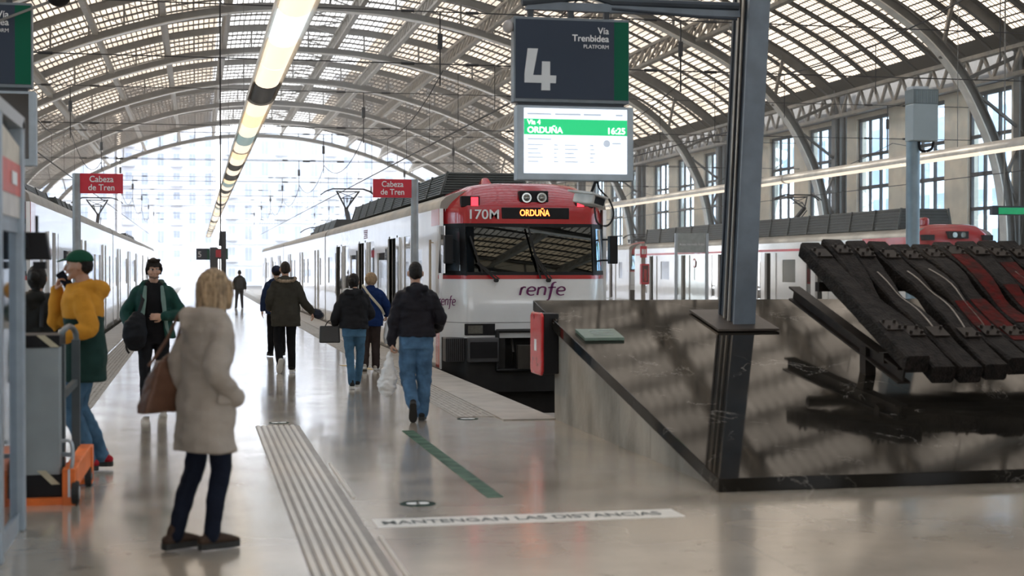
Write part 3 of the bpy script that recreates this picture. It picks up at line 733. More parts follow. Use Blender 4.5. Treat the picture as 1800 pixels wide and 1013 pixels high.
def louvre_box(root, x0, x1, y0, y1, z0, z1, nm='roof_equipment', slats=9, seg=4):
    t = MB(); sl = .12
    t.hexa([(x0-sl,y0-.05,z0),(x1+sl,y0-.05,z0),(x1+sl,y1,z0),(x0-sl,y1,z0),(x0,y0+.04,z1),(x1,y0+.04,z1),(x1,y1,z1),(x0,y1,z1)])
    o = t.build(nm, LOUV, root, bevel=.03)
    m = MB()
    for k in range(slats):
        f0 = (k+.5)/slats; z = z0+(z1-z0)*f0; e = sl*(1-f0)+.025
        m.box(x0-e, x1+e, y0-.07+.09*f0, y0-.04+.09*f0, z-.012, z+.012)
        m.box(x0-e, x0-e+.03, y0, y1, z-.012, z+.012); m.box(x1+e-.03, x1+e, y0, y1, z-.012, z+.012)
    for k in range(seg+1):
        y = y0+(y1-y0)*k/seg; m.bar((x0-sl-.03,y,z0),(x0-.02,y,z1+.01),.06,.04); m.bar((x1+sl+.03,y,z0),(x1+.02,y,z1+.01),.06,.04)
    m.build('slats', mat('louvre_slat', (0.075,0.085,0.085), 0.5), o)
    return o
def pantograph(root, X, Y, z, top, flip=1, w=.8):
    m = MB()
    for a in (-.45,.45): m.bar((X+a,Y-.6,z+.1),(X+a,Y+.6,z+.1),.06); m.bar((X-.5,Y+a*1.2,z+.1),(X+.5,Y+a*1.2,z+.1),.06); m.tube([(X+a,Y-.5,z-.05),(X+a,Y-.5,z+.1)],.05,8); m.tube([(X+a,Y+.5,z-.05),(X+a,Y+.5,z+.1)],.05,8)
    t = m.build('pantograph', BLACK, root)
    e = Vector((X, Y+.55*flip, z+(top-z)*.5)); m = MB()
    m.bar((X,Y-.4*flip,z+.15), e, .13, .1); m.bar((X+.12,Y-.3*flip,z+.1), e+Vector((.1,0,-.1)), .03)
    m.build('lower_arm', mat('dark_iron',(0.03,0.028,0.035),.6), t)
    m = MB(); hy = Y-.15*flip
    for s_ in (-1,1):
        m.bar(e, (X+s_*.42,hy,top-.08), .045); m.bar(e+Vector((s_*.05,0,0)), (X+s_*.15,(Y+hy)/2,top-.3), .03)
    m.bar((X-.42,hy,top-.1),(X+.42,hy,top-.1),.04); m.bar((X-.25,hy+.03,top-.35),(X+.25,hy+.03,top-.35),.03)
    m.bar((X-.25,hy,top-.35),(X+.42,hy,top-.08),.025); m.bar((X+.25,hy,top-.35),(X-.42,hy,top-.08),.025); m.build('upper_arm', WIRE, t)
    m = MB()
    for dy in (-.12,.12):
        pts = [(X-w-.2,hy+dy,top-.22),(X-w,hy+dy,top-.08),(X-w*.7,hy+dy,top),(X+w*.7,hy+dy,top),(X+w,hy+dy,top-.08),(X+w+.2,hy+dy,top-.22)]
        for p, q in zip(pts[:-1], pts[1:]): m.bar(p, q, .05, .04)
    m.bar((X-w*.7,hy-.12,top),(X-w*.7,hy+.12,top),.04); m.bar((X+w*.7,hy-.12,top),(X+w*.7,hy+.12,top),.04)
    m.build('contact_head', BLACK, t)
def front_patch(mb, CXF, YF, u0, u1, z0, z1, nu=16, nz=8, off=0.0, flip=1):
    """curved cab front surface; u is metres from the centre line, flip -1 points it the other way"""
    hw = 1.47
    def P(u, z):
        k = abs(u)/hw
        g = 0.0 if k < .74 else .62*((k-.74)/.26)**1.45
        shrink = 1.0
        yz = .0
        if z > 1.0: yz = .10*(z-1.0)**1.3
        if z > 2.62:
            t = (z-2.62)/.5; yz += .35*t*t; shrink = 1 - .13*t**2.2
        if z < .5: yz = .0
        return (CXF+u*shrink, YF + (g+yz)*flip - off*flip, z)
    def topz(u, z):
        k = abs(u)/hw
        return z - (max(0, z-2.7)/.42)*(.16*k**4)
    vs = []; fs = []
    for j in range(nz+1):
        for i in range(nu+1):
            u = u0+(u1-u0)*i/nu; z = z0+(z1-z0)*j/nz; p = P(u, z); vs.append((p[0], p[1], topz(u, z)))
    for j in range(nz):
        for i in range(nu): a = j*(nu+1)+i; fs.append((a,a+1,a+nu+2,a+nu+1))
    # give the shell its own thickness
    n = len(vs); th = .035*flip
    back = [(v[0], v[1]+th, v[2]) for v in vs]
    allf = fs + [tuple(reversed([q+n for q in f])) for f in fs]
    ring = [i for i in range(nu+1)] + [(j+1)*(nu+1)-1 for j in range(1,nz+1)] + [nz*(nu+1)+i for i in range(nu-1,-1,-1)] + [j*(nu+1) for j in range(nz-1,0,-1)]
    for a, b in zip(ring, ring[1:]+ring[:1]): allf.append((a, b, b+n, a+n))
    mb.add(vs+back, allf)
def cab_front(root, CXF, YF, full=True, flip=1):
    F_ = lambda nm, m_, *a, **k: (lambda mb: (front_patch(mb, CXF, YF, *a, flip=flip, **k), mb.build(nm, m_, root, smooth=True))[1])(MB())
    F_('nose_red_panel', RED, -1.47, 1.47, 2.46, 3.17, nu=36, nz=12)
    F_('windscreen_surround', BLACK, -1.47, -1.10, 1.58, 2.46, nu=8); F_('windscreen_surround', BLACK, 1.10, 1.47, 1.58, 2.46, nu=8)
    F_('windscreen_surround', BLACK, -1.10, 1.10, 2.40, 2.46, nz=2); F_('windscreen_surround', BLACK, -1.10, 1.10, 1.58, 1.64, nz=2)
    F_('windscreen', TG, -1.08, 1.08, 1.635, 2.405)
    F_('corner_window', mat('corner_glass',(0.5,0.6,0.7),.05,.9), -1.43, -1.19, 1.66, 2.38, nu=6, off=.012); F_('corner_window', mat('corner_glass',(0.5,0.6,0.7),.05,.9), 1.19, 1.43, 1.66, 2.38, nu=6, off=.012)
    F_('red_band', RED, -1.475, 1.475, 1.52, 1.585, nu=36, nz=2, off=.004)
    F_('nose_white_panel', WHITE, -1.47, 1.47, .53, 1.53, nu=36, nz=8)
    F_('nose_groove', mat('panel_joint',(0.25,0.25,0.26),.5), -1.473, 1.473, .785, .797, nu=36, nz=1, off=.005)
# ---- middle train -------------------------------------------------
XA, XB = 4.06, 7.00; YF = 24.36; XC = 5.53
train = empty('train', (XC, YF, -1.07)); tag(train, 'white commuter train with red nose stopped behind the marble slope, lettered 170M', 'train')
cab_front(train, XC, YF)
def y_at(px, X=XA): return X/math.tan(ang(px))
# side openings of the first coach
ops = [(y_at(779), y_at(771), 1.62, 2.42), (y_at(742), y_at(722), 1.25, 2.05), (y_at(683), y_at(663), 1.25, 2.05), (y_at(630), y_at(616), 1.25, 2.05), (y_at(584), y_at(577), 1.25, 2.05)]
ops = [(min(a,b),max(a,b),c,d) for a,b,c,d in ops]
doors = []
for a, b in ((698,685),(642,632),(600,593)):
    doors.append((y_at(a), y_at(b)))
leaves = []
for a, b in ((721,710),(658,649),(613,605)): leaves.append((y_at(a), y_at(b)))
dops = [(a,b,.02,2.33) for a,b in doors]
lops = [(a+.12,b-.12,.9,2.2) for a,b in leaves]
CAR1 = 47.6
car_body(train, XA, XB, YF+.55, CAR1, -1, ops + dops + [(a,b,.05,2.33) for a,b in leaves], None, nm='cab_coach')
for a,b,c,d in ops: glazing(train, -1, XA, a, b, c, d)
for a,b in leaves: glazing(train, -1, XA, a, b, .05, 2.33, 'glazed_door_leaf')
for k,(a,b) in enumerate(doors):
    m = MB(); m.box(XA-.035, XA+.0, b+.02, b+.55, .03, 2.33); d_ = m.build('sliding_door', WHITE, train)
    m = MB(); m.box(XA-.045, XA-.03, b+.12, b+.42, .9, 2.15); m.build('door_glass', TGS, d_)
    m = MB(); m.box(XA-.035, XA+.0, a-.55, a-.02, .03, 2.33); d_ = m.build('sliding_door', WHITE, train)
    m = MB(); m.box(XA-.045, XA-.03, a-.42, a-.12, .9, 2.15); m.build('door_glass', TGS, d_)
m = MB()
for (a,b) in doors: m.box(XA-.01,XA+.05,a-.05,a,0.02,2.38); m.box(XA-.01,XA+.05,b,b+.05,0.02,2.38)
m.build('door_seals', RUBB, train)
# handrails, side details
m = MB(); yy = y_at(762); m.tube([(XA-.06,yy,.75),(XA-.06,yy,2.2)], .022, 8); m.bar((XA,yy,.8),(XA-.06,yy,.8),.02); m.bar((XA,yy,2.15),(XA-.06,yy,2.15),.02)
m.build('handrail', mat('brass_rail',(0.42,0.33,0.24),.3,.6), train)
m = MB(); yy = y_at(643)
for k in range(5): m.box(XA-.01,XA+.02,yy-.35,yy+.35,2.43+k*.045,2.455+k*.045)
m.build('side_vent', mat('mauve_vent',(0.22,0.08,0.14),.5), train)
strokes('side_logo', RENFE, PURPLE, train, (XC-1.50, YF+.50, 1.08), (.062,-.112,0), (0,0,.12), .15, .004, Vector((-.88,-.47,0)))
ry0, ry1 = YF+.62, YF+1.45
m = MB(); m.box(XA-.006, XA+.01, ry0, ry1, 2.44, TOPZ); m.box(XA-.006,XA+.01,ry0,ry0+.35,.0,.62); m.build('side_red_panel', RED, train)
# nose furniture
def on_front(u, z, off=.0, CXF=XC, YFF=YF):
    k = abs(u)/1.47; g = 0 if k < .74 else .62*((k-.74)/.26)**1.45
    yz = .10*(z-1.0)**1.3 if z > 1 else 0
    if z > 2.62: yz += .35*((z-2.62)/.5)**2
    return YFF+g+yz-off
def fbox(nm, m_, px0, py0, px1, py1, d=.05, sink=.03, par=train, bevel=.01):
    Xa, Za = PY(px0, py1, YF); Xb, Zb = PY(px1, py0, YF); y = on_front((Xa+Xb)/2-XC, (Za+Zb)/2)
    Xa, Za = PY(px0, py1, y); Xb, Zb = PY(px1, py0, y)
    m = MB(); m.box(Xa, Xb, y-d, y+sink, Za, Zb); return m.build(nm, m_, par, bevel=bevel), (Xa, Xb, Za, Zb, y)
def mirror_f(b): 
    Xa,Xb,Za,Zb,y = b; return 2*XC-Xb, 2*XC-Xa, Za, Zb, y
o, b = fbox('marker_light', BLACK, 810, 345, 843, 364, .03, .1)
m = MB(); m.box(b[0]+.17,b[1]-.03,b[4]-.04,b[4]-.02,b[2]+.02,b[3]-.02); m.build('lit_lens', REDL, o)
b2 = mirror_f(b); m = MB(); m.box(b2[0],b2[1],b2[4]-.03,b2[4]+.1,b2[2],b2[3]); o = m.build('marker_light', BLACK, train, bevel=.01)
m = MB(); m.box(b2[0]+.03,b2[0]+.15,b2[4]-.04,b2[4]-.02,b2[2]+.02,b2[3]-.02); m.build('lit_lens', REDL, o)
o, b = fbox('headlight_cluster', BLACK, 912, 336, 963, 360, .05, .12, bevel=.02)
for px in (924.5, 951):
    X, Z = PY(px, 348, b[4]); m = MB(); m.tube([(X,b[4]-.065,Z),(X,b[4]-.03,Z)], .085, 24, ref=(1,0,0)); m.ellipsoid((X,b[4]-.065,Z),(.06,.02,.06)); m.build('headlight', LENS, o, smooth=True)
    m = MB(); m.tube([(X,b[4]-.075,Z),(X,b[4]-.05,Z)], [.095,.095], 24, cap=False); m.build('lamp_rim', BLACK, o)
o, b = fbox('destination_display', BLACK, 882, 366, 1000, 385, .02, .06, bevel=.012)
X, Z = PY(913, 379.5, b[4]); tx = text('ORDUÑA', 'lit_lettering', AMB, .15, (X, b[4]-.026, Z), o, bold=.0025, depth=.002); tx.data.transform(Matrix.Diagonal((.52/tx.dimensions.x,1,1,1)))
X, Z = PY(822, 384.5, YF+.12); tx = text('170M', 'fleet_number', TXT, .225, (X, on_front(X-XC+.2, Z, .008)-.005, Z), train, bold=.003); tx.data.transform(Matrix.Diagonal((.5/tx.dimensions.x,1,1,1)))
X, Z = PY(912, 519, YF); strokes('logo_lettering', RENFE, PURPLE, train, (X, YF-.035+.0, Z), (.222,0,0), (0,0,.165), .155, .006)
X, Z = PY(950, 541, YF); m = MB(); m.tube([(X,YF-.004,Z),(X,YF-.009,Z)], .105, 32); o = m.build('round_emblem', mat('emblem_red',(0.6,0.02,0.03),.3), train)
strokes('swoosh', [[(-.5,-.5,.5),(-.1,.1,1.2),(.05,-.35,1.3),(.35,-.1,1.2),(.9,.1,.6)]], TXT, o, (X, YF-.009, Z), (.09,0,0), (0,0,.09), .4)
o, b = fbox('lower_lamp', BLACK, 817, 569, 870, 590, .02, .06)
m = MB(); m.box(b[0]+.05,b[0]+.3,b[4]-.028,b[4]-.015,b[2]+.03,b[3]-.03); m.build('lens', LENS, o)
b2 = mirror_f(b); m = MB(); m.box(b2[0],b2[1],b2[4]-.02,b2[4]+.06,b2[2],b2[3]); m.build('lower_lamp', BLACK, train)
# lower nose: black pan, bumpers, coupler pocket
F_ = lambda nm, m_, *a, **k: (lambda mb: (front_patch(mb, XC, YF, *a, **k), mb.build(nm, m_, train, smooth=True))[1])(MB())
F_('lower_nose', SKIRT, -1.47, -.45, -.38, .53, nu=16); F_('lower_nose', SKIRT, .45, 1.47, -.38, .53, nu=16); F_('lower_nose', SKIRT, -.45, .45, -.38, .02)
F_('snow_guard', SKIRT, -1.2, 1.2, -.9, -.38, off=-.25)
for s_ in (-1, 1):
    for (u0, u1, dy) in ((1.12,1.46,.16),(.58,1.1,-.0)):
        a, b_ = sorted((s_*u0, s_*u1)); m = MB(); yb = YF-.13+dy
        m.box(XC+a, XC+b_, yb, yb+.3, .13, .54); o = m.build('bumper_block', RIBB, train, bevel=.02)
        m = MB(); n = 10
        for k in range(n):
            z = .16+.35*k/(n-1)
            if u0 > 1: x = XC+a+.02+(b_-a-.04)*k/(n-1); m.box(x-.006,x+.006,yb-.012,yb+.01,.15,.52)
            elif k in (3,): m.box(XC+a+.03,XC+b_-.03,yb-.02,yb,.2,.47)
        m.build('rubbing_strip', BLACK, o)
m = MB(); m.box(XC-.62,XC-.56,YF-.1,YF+.2,.0,.66); m.box(XC+.56,XC+.62,YF-.1,YF+.2,.0,.66); m.box(XC-.62,XC+.62,YF-.1,YF+.2,.62,.68); m.box(XC-.62,XC+.62,YF-.1,YF+.2,-.04,.02); m.build('coupler_pocket', SKIRT, train, bevel=.03)
m = MB(); m.box(XC-.55,XC+.55,YF+.4,YF+.45,0,.62); m.build('pocket_back', SKIRT, train)
m = MB(); m.box(XC-.14,XC+.14,YF-.25,YF+.4,.1,.34); m.box(XC-.3,XC+.2,YF-.33,YF-.2,.02,.42); m.tube([(XC-.32,YF+.1,.5),(XC-.34,YF-.15,.3),(XC-.3,YF+.05,.08)],.025,8); m.build('coupler', mat('greasy_iron',(0.05,0.045,0.04),.5,.5), train, bevel=.02)
# cab interior seen through the windscreen
m = MB(); m.box(XA+.2, XB-.2, YF+.75, YF+1.0, .9, 1.62); m.box(XA+.5,XA+1.2,YF+.6,YF+.8,1.55,1.75); m.build('driving_desk', mat('desk_grey',(0.12,0.13,0.13),.6), train, bevel=.03)
m = MB(); m.box(XA+.65,XA+1.15,YF+1.4,YF+1.9,.9,1.1); m.box(XA+.65,XA+1.15,YF+1.85,YF+2.0,1.0,1.95); m.build('driver_seat', mat('seat_dark',(0.04,0.045,0.05),.8), train, bevel=.05)
m = MB(); m.box(XA+.1, XB-.1, YF+2.3, YF+2.35, .03, TOPZ); m.build('cab_bulkhead', mat('bulkhead',(0.16,0.17,0.17),.7), train)
m = MB(); X,Z = PY(1053, 475, YF+.3); m.box(X-.08,X+.03,YF+.35,YF+.4,1.66,2.36); m.build('blind', CREAM, train)
# wipers and mirrors
for (pv, q, e1, e2) in (((873,493),(838,462),(826,415),(848,480)),((965,493),(938,448),(928,398),(950,490))):
    X0,Z0 = PY(*pv, YF-.06); X1,Z1 = PY(*q, YF-.02); X2,Z2 = PY(*e1, YF+.04); X3,Z3 = PY(*e2, YF-.02)
    m = MB(); m.bar((X0,YF-.06,Z0),(X1,YF-.03,Z1),.03,.02,(0,1,0)); m.bar((X0+.05,YF-.06,Z0+.02),(X1+.03,YF-.03,Z1),.018,.015,(0,1,0)); m.bar((X2,YF+.02,Z2),(X3,YF-.035,Z3-.0),.028,.02,(0,1,0)); m.tube([(X0,YF-.08,Z0),(X0,YF+.03,Z0)],.035,10)
    m.build('wiper', RUBB, train)
for s_ in (-1, 1):
    m = MB(); x = XC+s_*(1.40 if s_ < 0 else 1.50); m.box(x-.07,x+.07,YF+(.02 if s_ < 0 else .16),YF+(.2 if s_ < 0 else .34),1.78,2.26); m.bar((x-s_*.02,YF+.3,2.2),(XC+s_*1.38,YF+.5,2.2),.03); m.bar((x-s_*.02,YF+.3,1.84),(XC+s_*1.38,YF+.5,1.84),.03); m.build('mirror', BLACK, train, bevel=.02)
# roof gear
m = MB(); X,Z = PY(855, 330, YF+.9); Xl,_=PY(843,330,YF+.9); hw_ = .13
m.add([(X-hw_,YF+.75,3.08),(X+hw_,YF+.75,3.08),(X+hw_,YF+1.25,3.08),(X-hw_,YF+1.25,3.08),(X-.05,YF+.98,3.28),(X+.05,YF+.98,3.28),(X+.05,YF+1.12,3.28),(X-.05,YF+1.12,3.28)],[(3,2,1,0),(4,5,6,7),(0,1,5,4),(1,2,6,5),(2,3,7,6),(3,0,4,7)])
m.build('roof_horn_cover', RED, train, bevel=.03)
louvre_box(train, 4.42, 5.72, 26.1, 41.5, 3.02, 3.42, seg=9)
m = MB(); m.box(XA+.04, XA+.10, YF+1.0, CAR1, 2.70, 2.80); m.build('roof_gutter', mat('gutter',(0.4,0.37,0.34),.5), train)
def far_coach(root, side, X0, X1, Y0, Y1, louv=True):
    L = Y1-Y0; dd = [Y0+L*.17, Y0+L*.5, Y0+L*.83]; X = X0 if side < 0 else X1
    ops_ = []; gl_ = []
    for d in dd: ops_.append((d-.7,d-.1,.05,2.33)); gl_.append((d+.35,d+.85,.4,2.33))
    for a, b in ((Y0+1.2, dd[0]-1.8),(dd[0]+1.8,dd[1]-1.8),(dd[1]+1.8,dd[2]-1.8),(dd[2]+1.8,Y1-1.2)):
        nn = max(1,int((b-a)/1.9)); st = (b-a)/nn
        for k in range(nn): gl_.append((a+k*st+.1, a+(k+1)*st-.1, 1.15, 2.05))
    car_body(root, X0, X1, Y0, Y1, side, ops_+gl_, None, nm='coach_body')
    for a,b,c,d in gl_: glazing(root, side, X, a, b, c, d)
    m = MB()
    for d in dd:
        xx = X0-.035 if side < 0 else X1
        m.box(xx,xx+.035,d-1.25,d-.72,.03,2.33); m.box(xx,xx+.035,d-.08,d+.33,.03,2.33)
    m.build('door_leaves', WHITE, root)
    if louv: louvre_box(root, (X0+X1)/2-.9, (X0+X1)/2+.7, Y0+1.5, Y0+L*.45, 3.02, 3.34, seg=4)
def gangway(root, X0, X1, Y):
    m = MB(); m.box(X0+.12, X1-.12, Y-.3, Y+.3, -.3, 2.85); m.build('gangway', RUBB, root)
far_coach(train, -1, XA, XB, CAR1+.35, 71.0); far_coach(train, -1, XA, XB, 71.35, 94.5, False)
gangway(train, XA, XB, CAR1+.17); gangway(train, XA, XB, 71.17)
pantograph(train, 5.5, 55.0, 3.2, 4.64)
pantograph(train, 5.5, 66.0, 3.15, 3.5)
# ---- left train ---------------------------------------------------
XL0, XL1, YL = -5.41, -2.47, 23.0
t2 = empty('train', (-3.94, YL, -1.07)); tag(t2, 'long white train along the left platform edge, mostly behind the worker in cap', 'train')
cab_front(t2, -3.94, YL)
m = MB(); front_patch(m, -3.94, YL, -1.47, 1.47, -.38, .53, nu=24); m.build('lower_nose', SKIRT, t2)
far_coach(t2, 1, XL0, XL1, YL+.55, 46.3); far_coach(t2, 1, XL0, XL1, 46.65, 69.0, False); far_coach(t2, 1, XL0, XL1, 69.35, 92)
gangway(t2, XL0, XL1, 46.47); gangway(t2, XL0, XL1, 69.17)
louvre_box(t2, -4.9, -3.2, YL+12.5, 42, 3.02, 3.34, seg=5)
m = MB(); m.box(XL1-.02, XL1+.006, YL+.6, YL+1.3, 2.2, TOPZ); m.build('side_red_panel', RED, t2)
pantograph(t2, -3.9, 62.0, 3.2, 4.55)
# ---- right background trains --------------------------------------
XR0, XR1, YR = 23.0, 25.94, 44.3
t3 = empty('train', (24.47, YR, -1.07)); tag(t3, 'train with red cab end standing under the tall windows behind the sleepers', 'train')
cab_front(t3, 24.47, YR)
m = MB(); front_patch(m, 24.47, YR, -1.47, 1.47, -.38, .53, nu=24); m.build('lower_nose', SKIRT, t3)
far_coach(t3, -1, XR0, XR1, YR+.55, 60.3, False); far_coach(t3, -1, XR0, XR1, 60.65, 76.2, False); gangway(t3, XR0, XR1, 60.47)
louvre_box(t3, 23.5, 25.2, YR+2.2, 60, 3.02, 3.75, seg=7, slats=7); louvre_box(t3, 23.5, 25.2, 61, 75.5, 3.02, 3.75, seg=6, slats=7)
m = MB(); m.box(XR0-.008, XR0+.01, YR+.7, 76, 2.38, 2.47); m.build('red_stripe', REDS, t3)
m = MB(); m.box(XR0-.008, XR0+.01, YR+.6, YR+4.2, 2.47, TOPZ+.02); m.build('side_red_panel', RED, t3)
hx = 24.47
m = MB(); m.box(hx-.35,hx+.35,YR+.1,YR+.4,2.68,2.92); hh = m.build('headlight_cluster', BLACK, t3)
for s_ in (-1,1):
    m = MB(); m.tube([(hx+s_*.15,YR+.08,2.8),(hx+s_*.15,YR+.14,2.8)],.09,16); m.build('headlight', LENS, hh)
    m = MB(); m.box(hx+s_*1.05-.18,hx+s_*1.05+.18,YR+.1,YR+.4,2.62,2.8); m.build('marker_light', BLACK, t3)
m = MB(); m.box(hx-.9,hx-.6,YR+.9,YR+1.4,3.05,3.4); m.build('roof_horn_cover', RED, t3, bevel=.1)
for yy in (52.5, 66.5):
    m = MB(); m.tube([(XR0-.014,yy,1.95),(XR0-.006,yy,1.95)], .22, 24, ref=(0,1,0)); o = m.build('round_emblem', REDS, t3)
    m = MB(); m.tube([(XR0-.018,yy,1.95),(XR0-.012,yy,1.95)], .15, 24, ref=(0,1,0)); m.build('emblem_disc', WHITE, o)
pantograph(t3, 24.4, 57.4, 3.6, 4.75, -1)
t4 = empty('train', (24.47, 77, -1.07)); tag(t4, 'farther white train unit coupled beyond the extinguisher post', 'train')
cab_front(t4, 24.47, 76.9); far_coach(t4, -1, XR0, XR1, 77.3, 100, False); far_coach(t4, -1, XR0, XR1, 100.4, 123, False)
m = MB(); front_patch(m, 24.47, 76.9, -1.47, 1.47, -.38, .53, nu=24); m.build('lower_nose', SKIRT, t4)
pantograph(t4, 24.4, 80, 3.2, 3.6)
# ------------------------------------------------------------------ marble slope at the end of the track
MARB = marble_material()
SLY0, SLZ0, SLK = 10.62, 0.105, 0.1927
def slab_z(y): return SLZ0 + (y-SLY0)*SLK
mon = empty('marble_slope', (8.4, 13.5, 0)); tag(mon, 'large sloping black marble slab on a concrete base at the end of the track', 'monument base')
m = MB(); m.polyx([(SLY0, .0),(SLY0+.05,-.0),(16.95, slab_z(16.95)-.12),(16.95, slab_z(16.95)),(SLY0, SLZ0)], 3.87, 13.2); m.build('marble_slab', MARB, mon, bevel=.004)
cuts = [10.78, 12.6, 13.6, 16.2]
for a, b in zip(cuts[:-1], cuts[1:]):
    m = MB(); m.polyx([(a+.004, 0),(b-.004, 0),(b-.004, slab_z(b)-.135),(a+.004, max(.01, slab_z(a)-.135))], 3.95, 4.15); m.build('side_panel', CONC, mon)
m = MB(); m.polyx([(10.9, 0),(16.3, 0),(16.3, slab_z(16.3)-.14),(10.9, slab_z(10.9)-.14)], 4.16, 13.1); m.build('core', CONC, mon)
m = MB(); zz = slab_z(14.95)+.004; zb = slab_z(15.35)+.004
m.hexa([(3.97,14.95,zz),(4.40,14.95,zz),(4.40,15.35,zb),(3.97,15.35,zb),(3.97,14.95,zz+.03),(4.40,14.95,zz+.03),(4.40,15.35,zb+.03),(3.97,15.35,zb+.03)])
pl = m.build('plaque', mat('green_plaque',(0.10,0.17,0.13),.35)); tag(pl, 'small green information plaque lying on the left corner of the marble slab', 'plaque')
m = MB(); 
for k in range(3): m.bar((4.1,15.27-k*.09,slab_z(15.27-k*.09)+.036),(4.33,15.27-k*.09,slab_z(15.27-k*.09)+.036),.02,.003)
m.build('lettering', TXT, pl)
# red and black box on the corner of the wall
t = empty('hose_box', (3.8, 16.3, .45)); tag(t, 'red fronted black box fixed to the corner of the marble slope wall', 'wall box')
x0,_ = PY(952,600,16.1); x1,_ = PY(974,600,16.1); z0 = PY(960,657,16.1)[1]; z1 = PY(960,551,16.1)[1]
m = MB(); m.box(x0, 3.95, 16.0, 16.5, z0, z1); m.build('case', BLACK, t, bevel=.01)
xr = x0-.035
m = MB(); m.polyx([(15.97,z0+.03),(16.02,z0-.02),(16.48,z0-.02),(16.53,z0+.03),(16.53,z1-.03),(16.48,z1+.01),(16.02,z1+.01),(15.97,z1-.03)], xr, x0); m.build('red_cover', mat('red_cover',(0.6,0.025,0.03),.25,coat=.5), t, bevel=.02)
m = MB(); m.box(xr-.004,xr+.0,16.2,16.3,z0+.25,z0+.38); m.build('sticker', TXT, t)
# ------------------------------------------------------------------ leaning steel column
col = empty('steel_column', (5.95, 15.7, slab_z(15.7))); tag(col, 'leaning blue grey steel column rising from the marble slab beside the platform sign', 'column')
def lean(z): return (z-1.03)*.043
def cbox(m, x0, x1, y0, y1, z1=9.5, yt=None):
    z0 = slab_z(y0)+.0; a, b = lean(z0), lean(z1); dy = (z1-1)*.022
    m.hexa([(x0+a,y0,z0),(x1+a,y0,z0),(x1+a,y1,slab_z(y1)),(x0+a,y1,slab_z(y1)),(x0+b,y0,z1),(x1+b,y0,z1),(x1+b,y1-dy,z1),(x0+b,y1-dy,z1)])
m = MB(); cbox(m, 5.82, 6.07, 15.5, 15.54); m.build('front_flange', BLUEST, col)
m = MB(); cbox(m, 5.82, 6.07, 15.98, 16.02); m.build('rear_flange', DKST, col)
m = MB(); cbox(m, 5.84, 5.86, 15.54, 15.98); m.build('side_web', DKST, col)
m = MB(); cbox(m, 5.81, 5.835, 15.66, 15.70); cbox(m, 5.81, 5.83, 15.80, 15.83); m.build('cable_trunking', STEELL, col)
m = MB()
def onslab(x0,x1,y0,y1,t0,t1):
    return [(x0,y0,slab_z(y0)+t0),(x1,y0,slab_z(y0)+t0),(x1,y1,slab_z(y1)+t0),(x0,y1,slab_z(y1)+t0),(x0,y0,slab_z(y0)+t1),(x1,y0,slab_z(y0)+t1),(x1,y1,slab_z(y1)+t1),(x0,y1,slab_z(y1)+t1)]
m.hexa(onslab(5.56,6.27,15.28,16.25,.012,.035)); m.build('base_plate', mat('brown_steel_plate',(0.075,0.06,0.05),.45,.3), col)
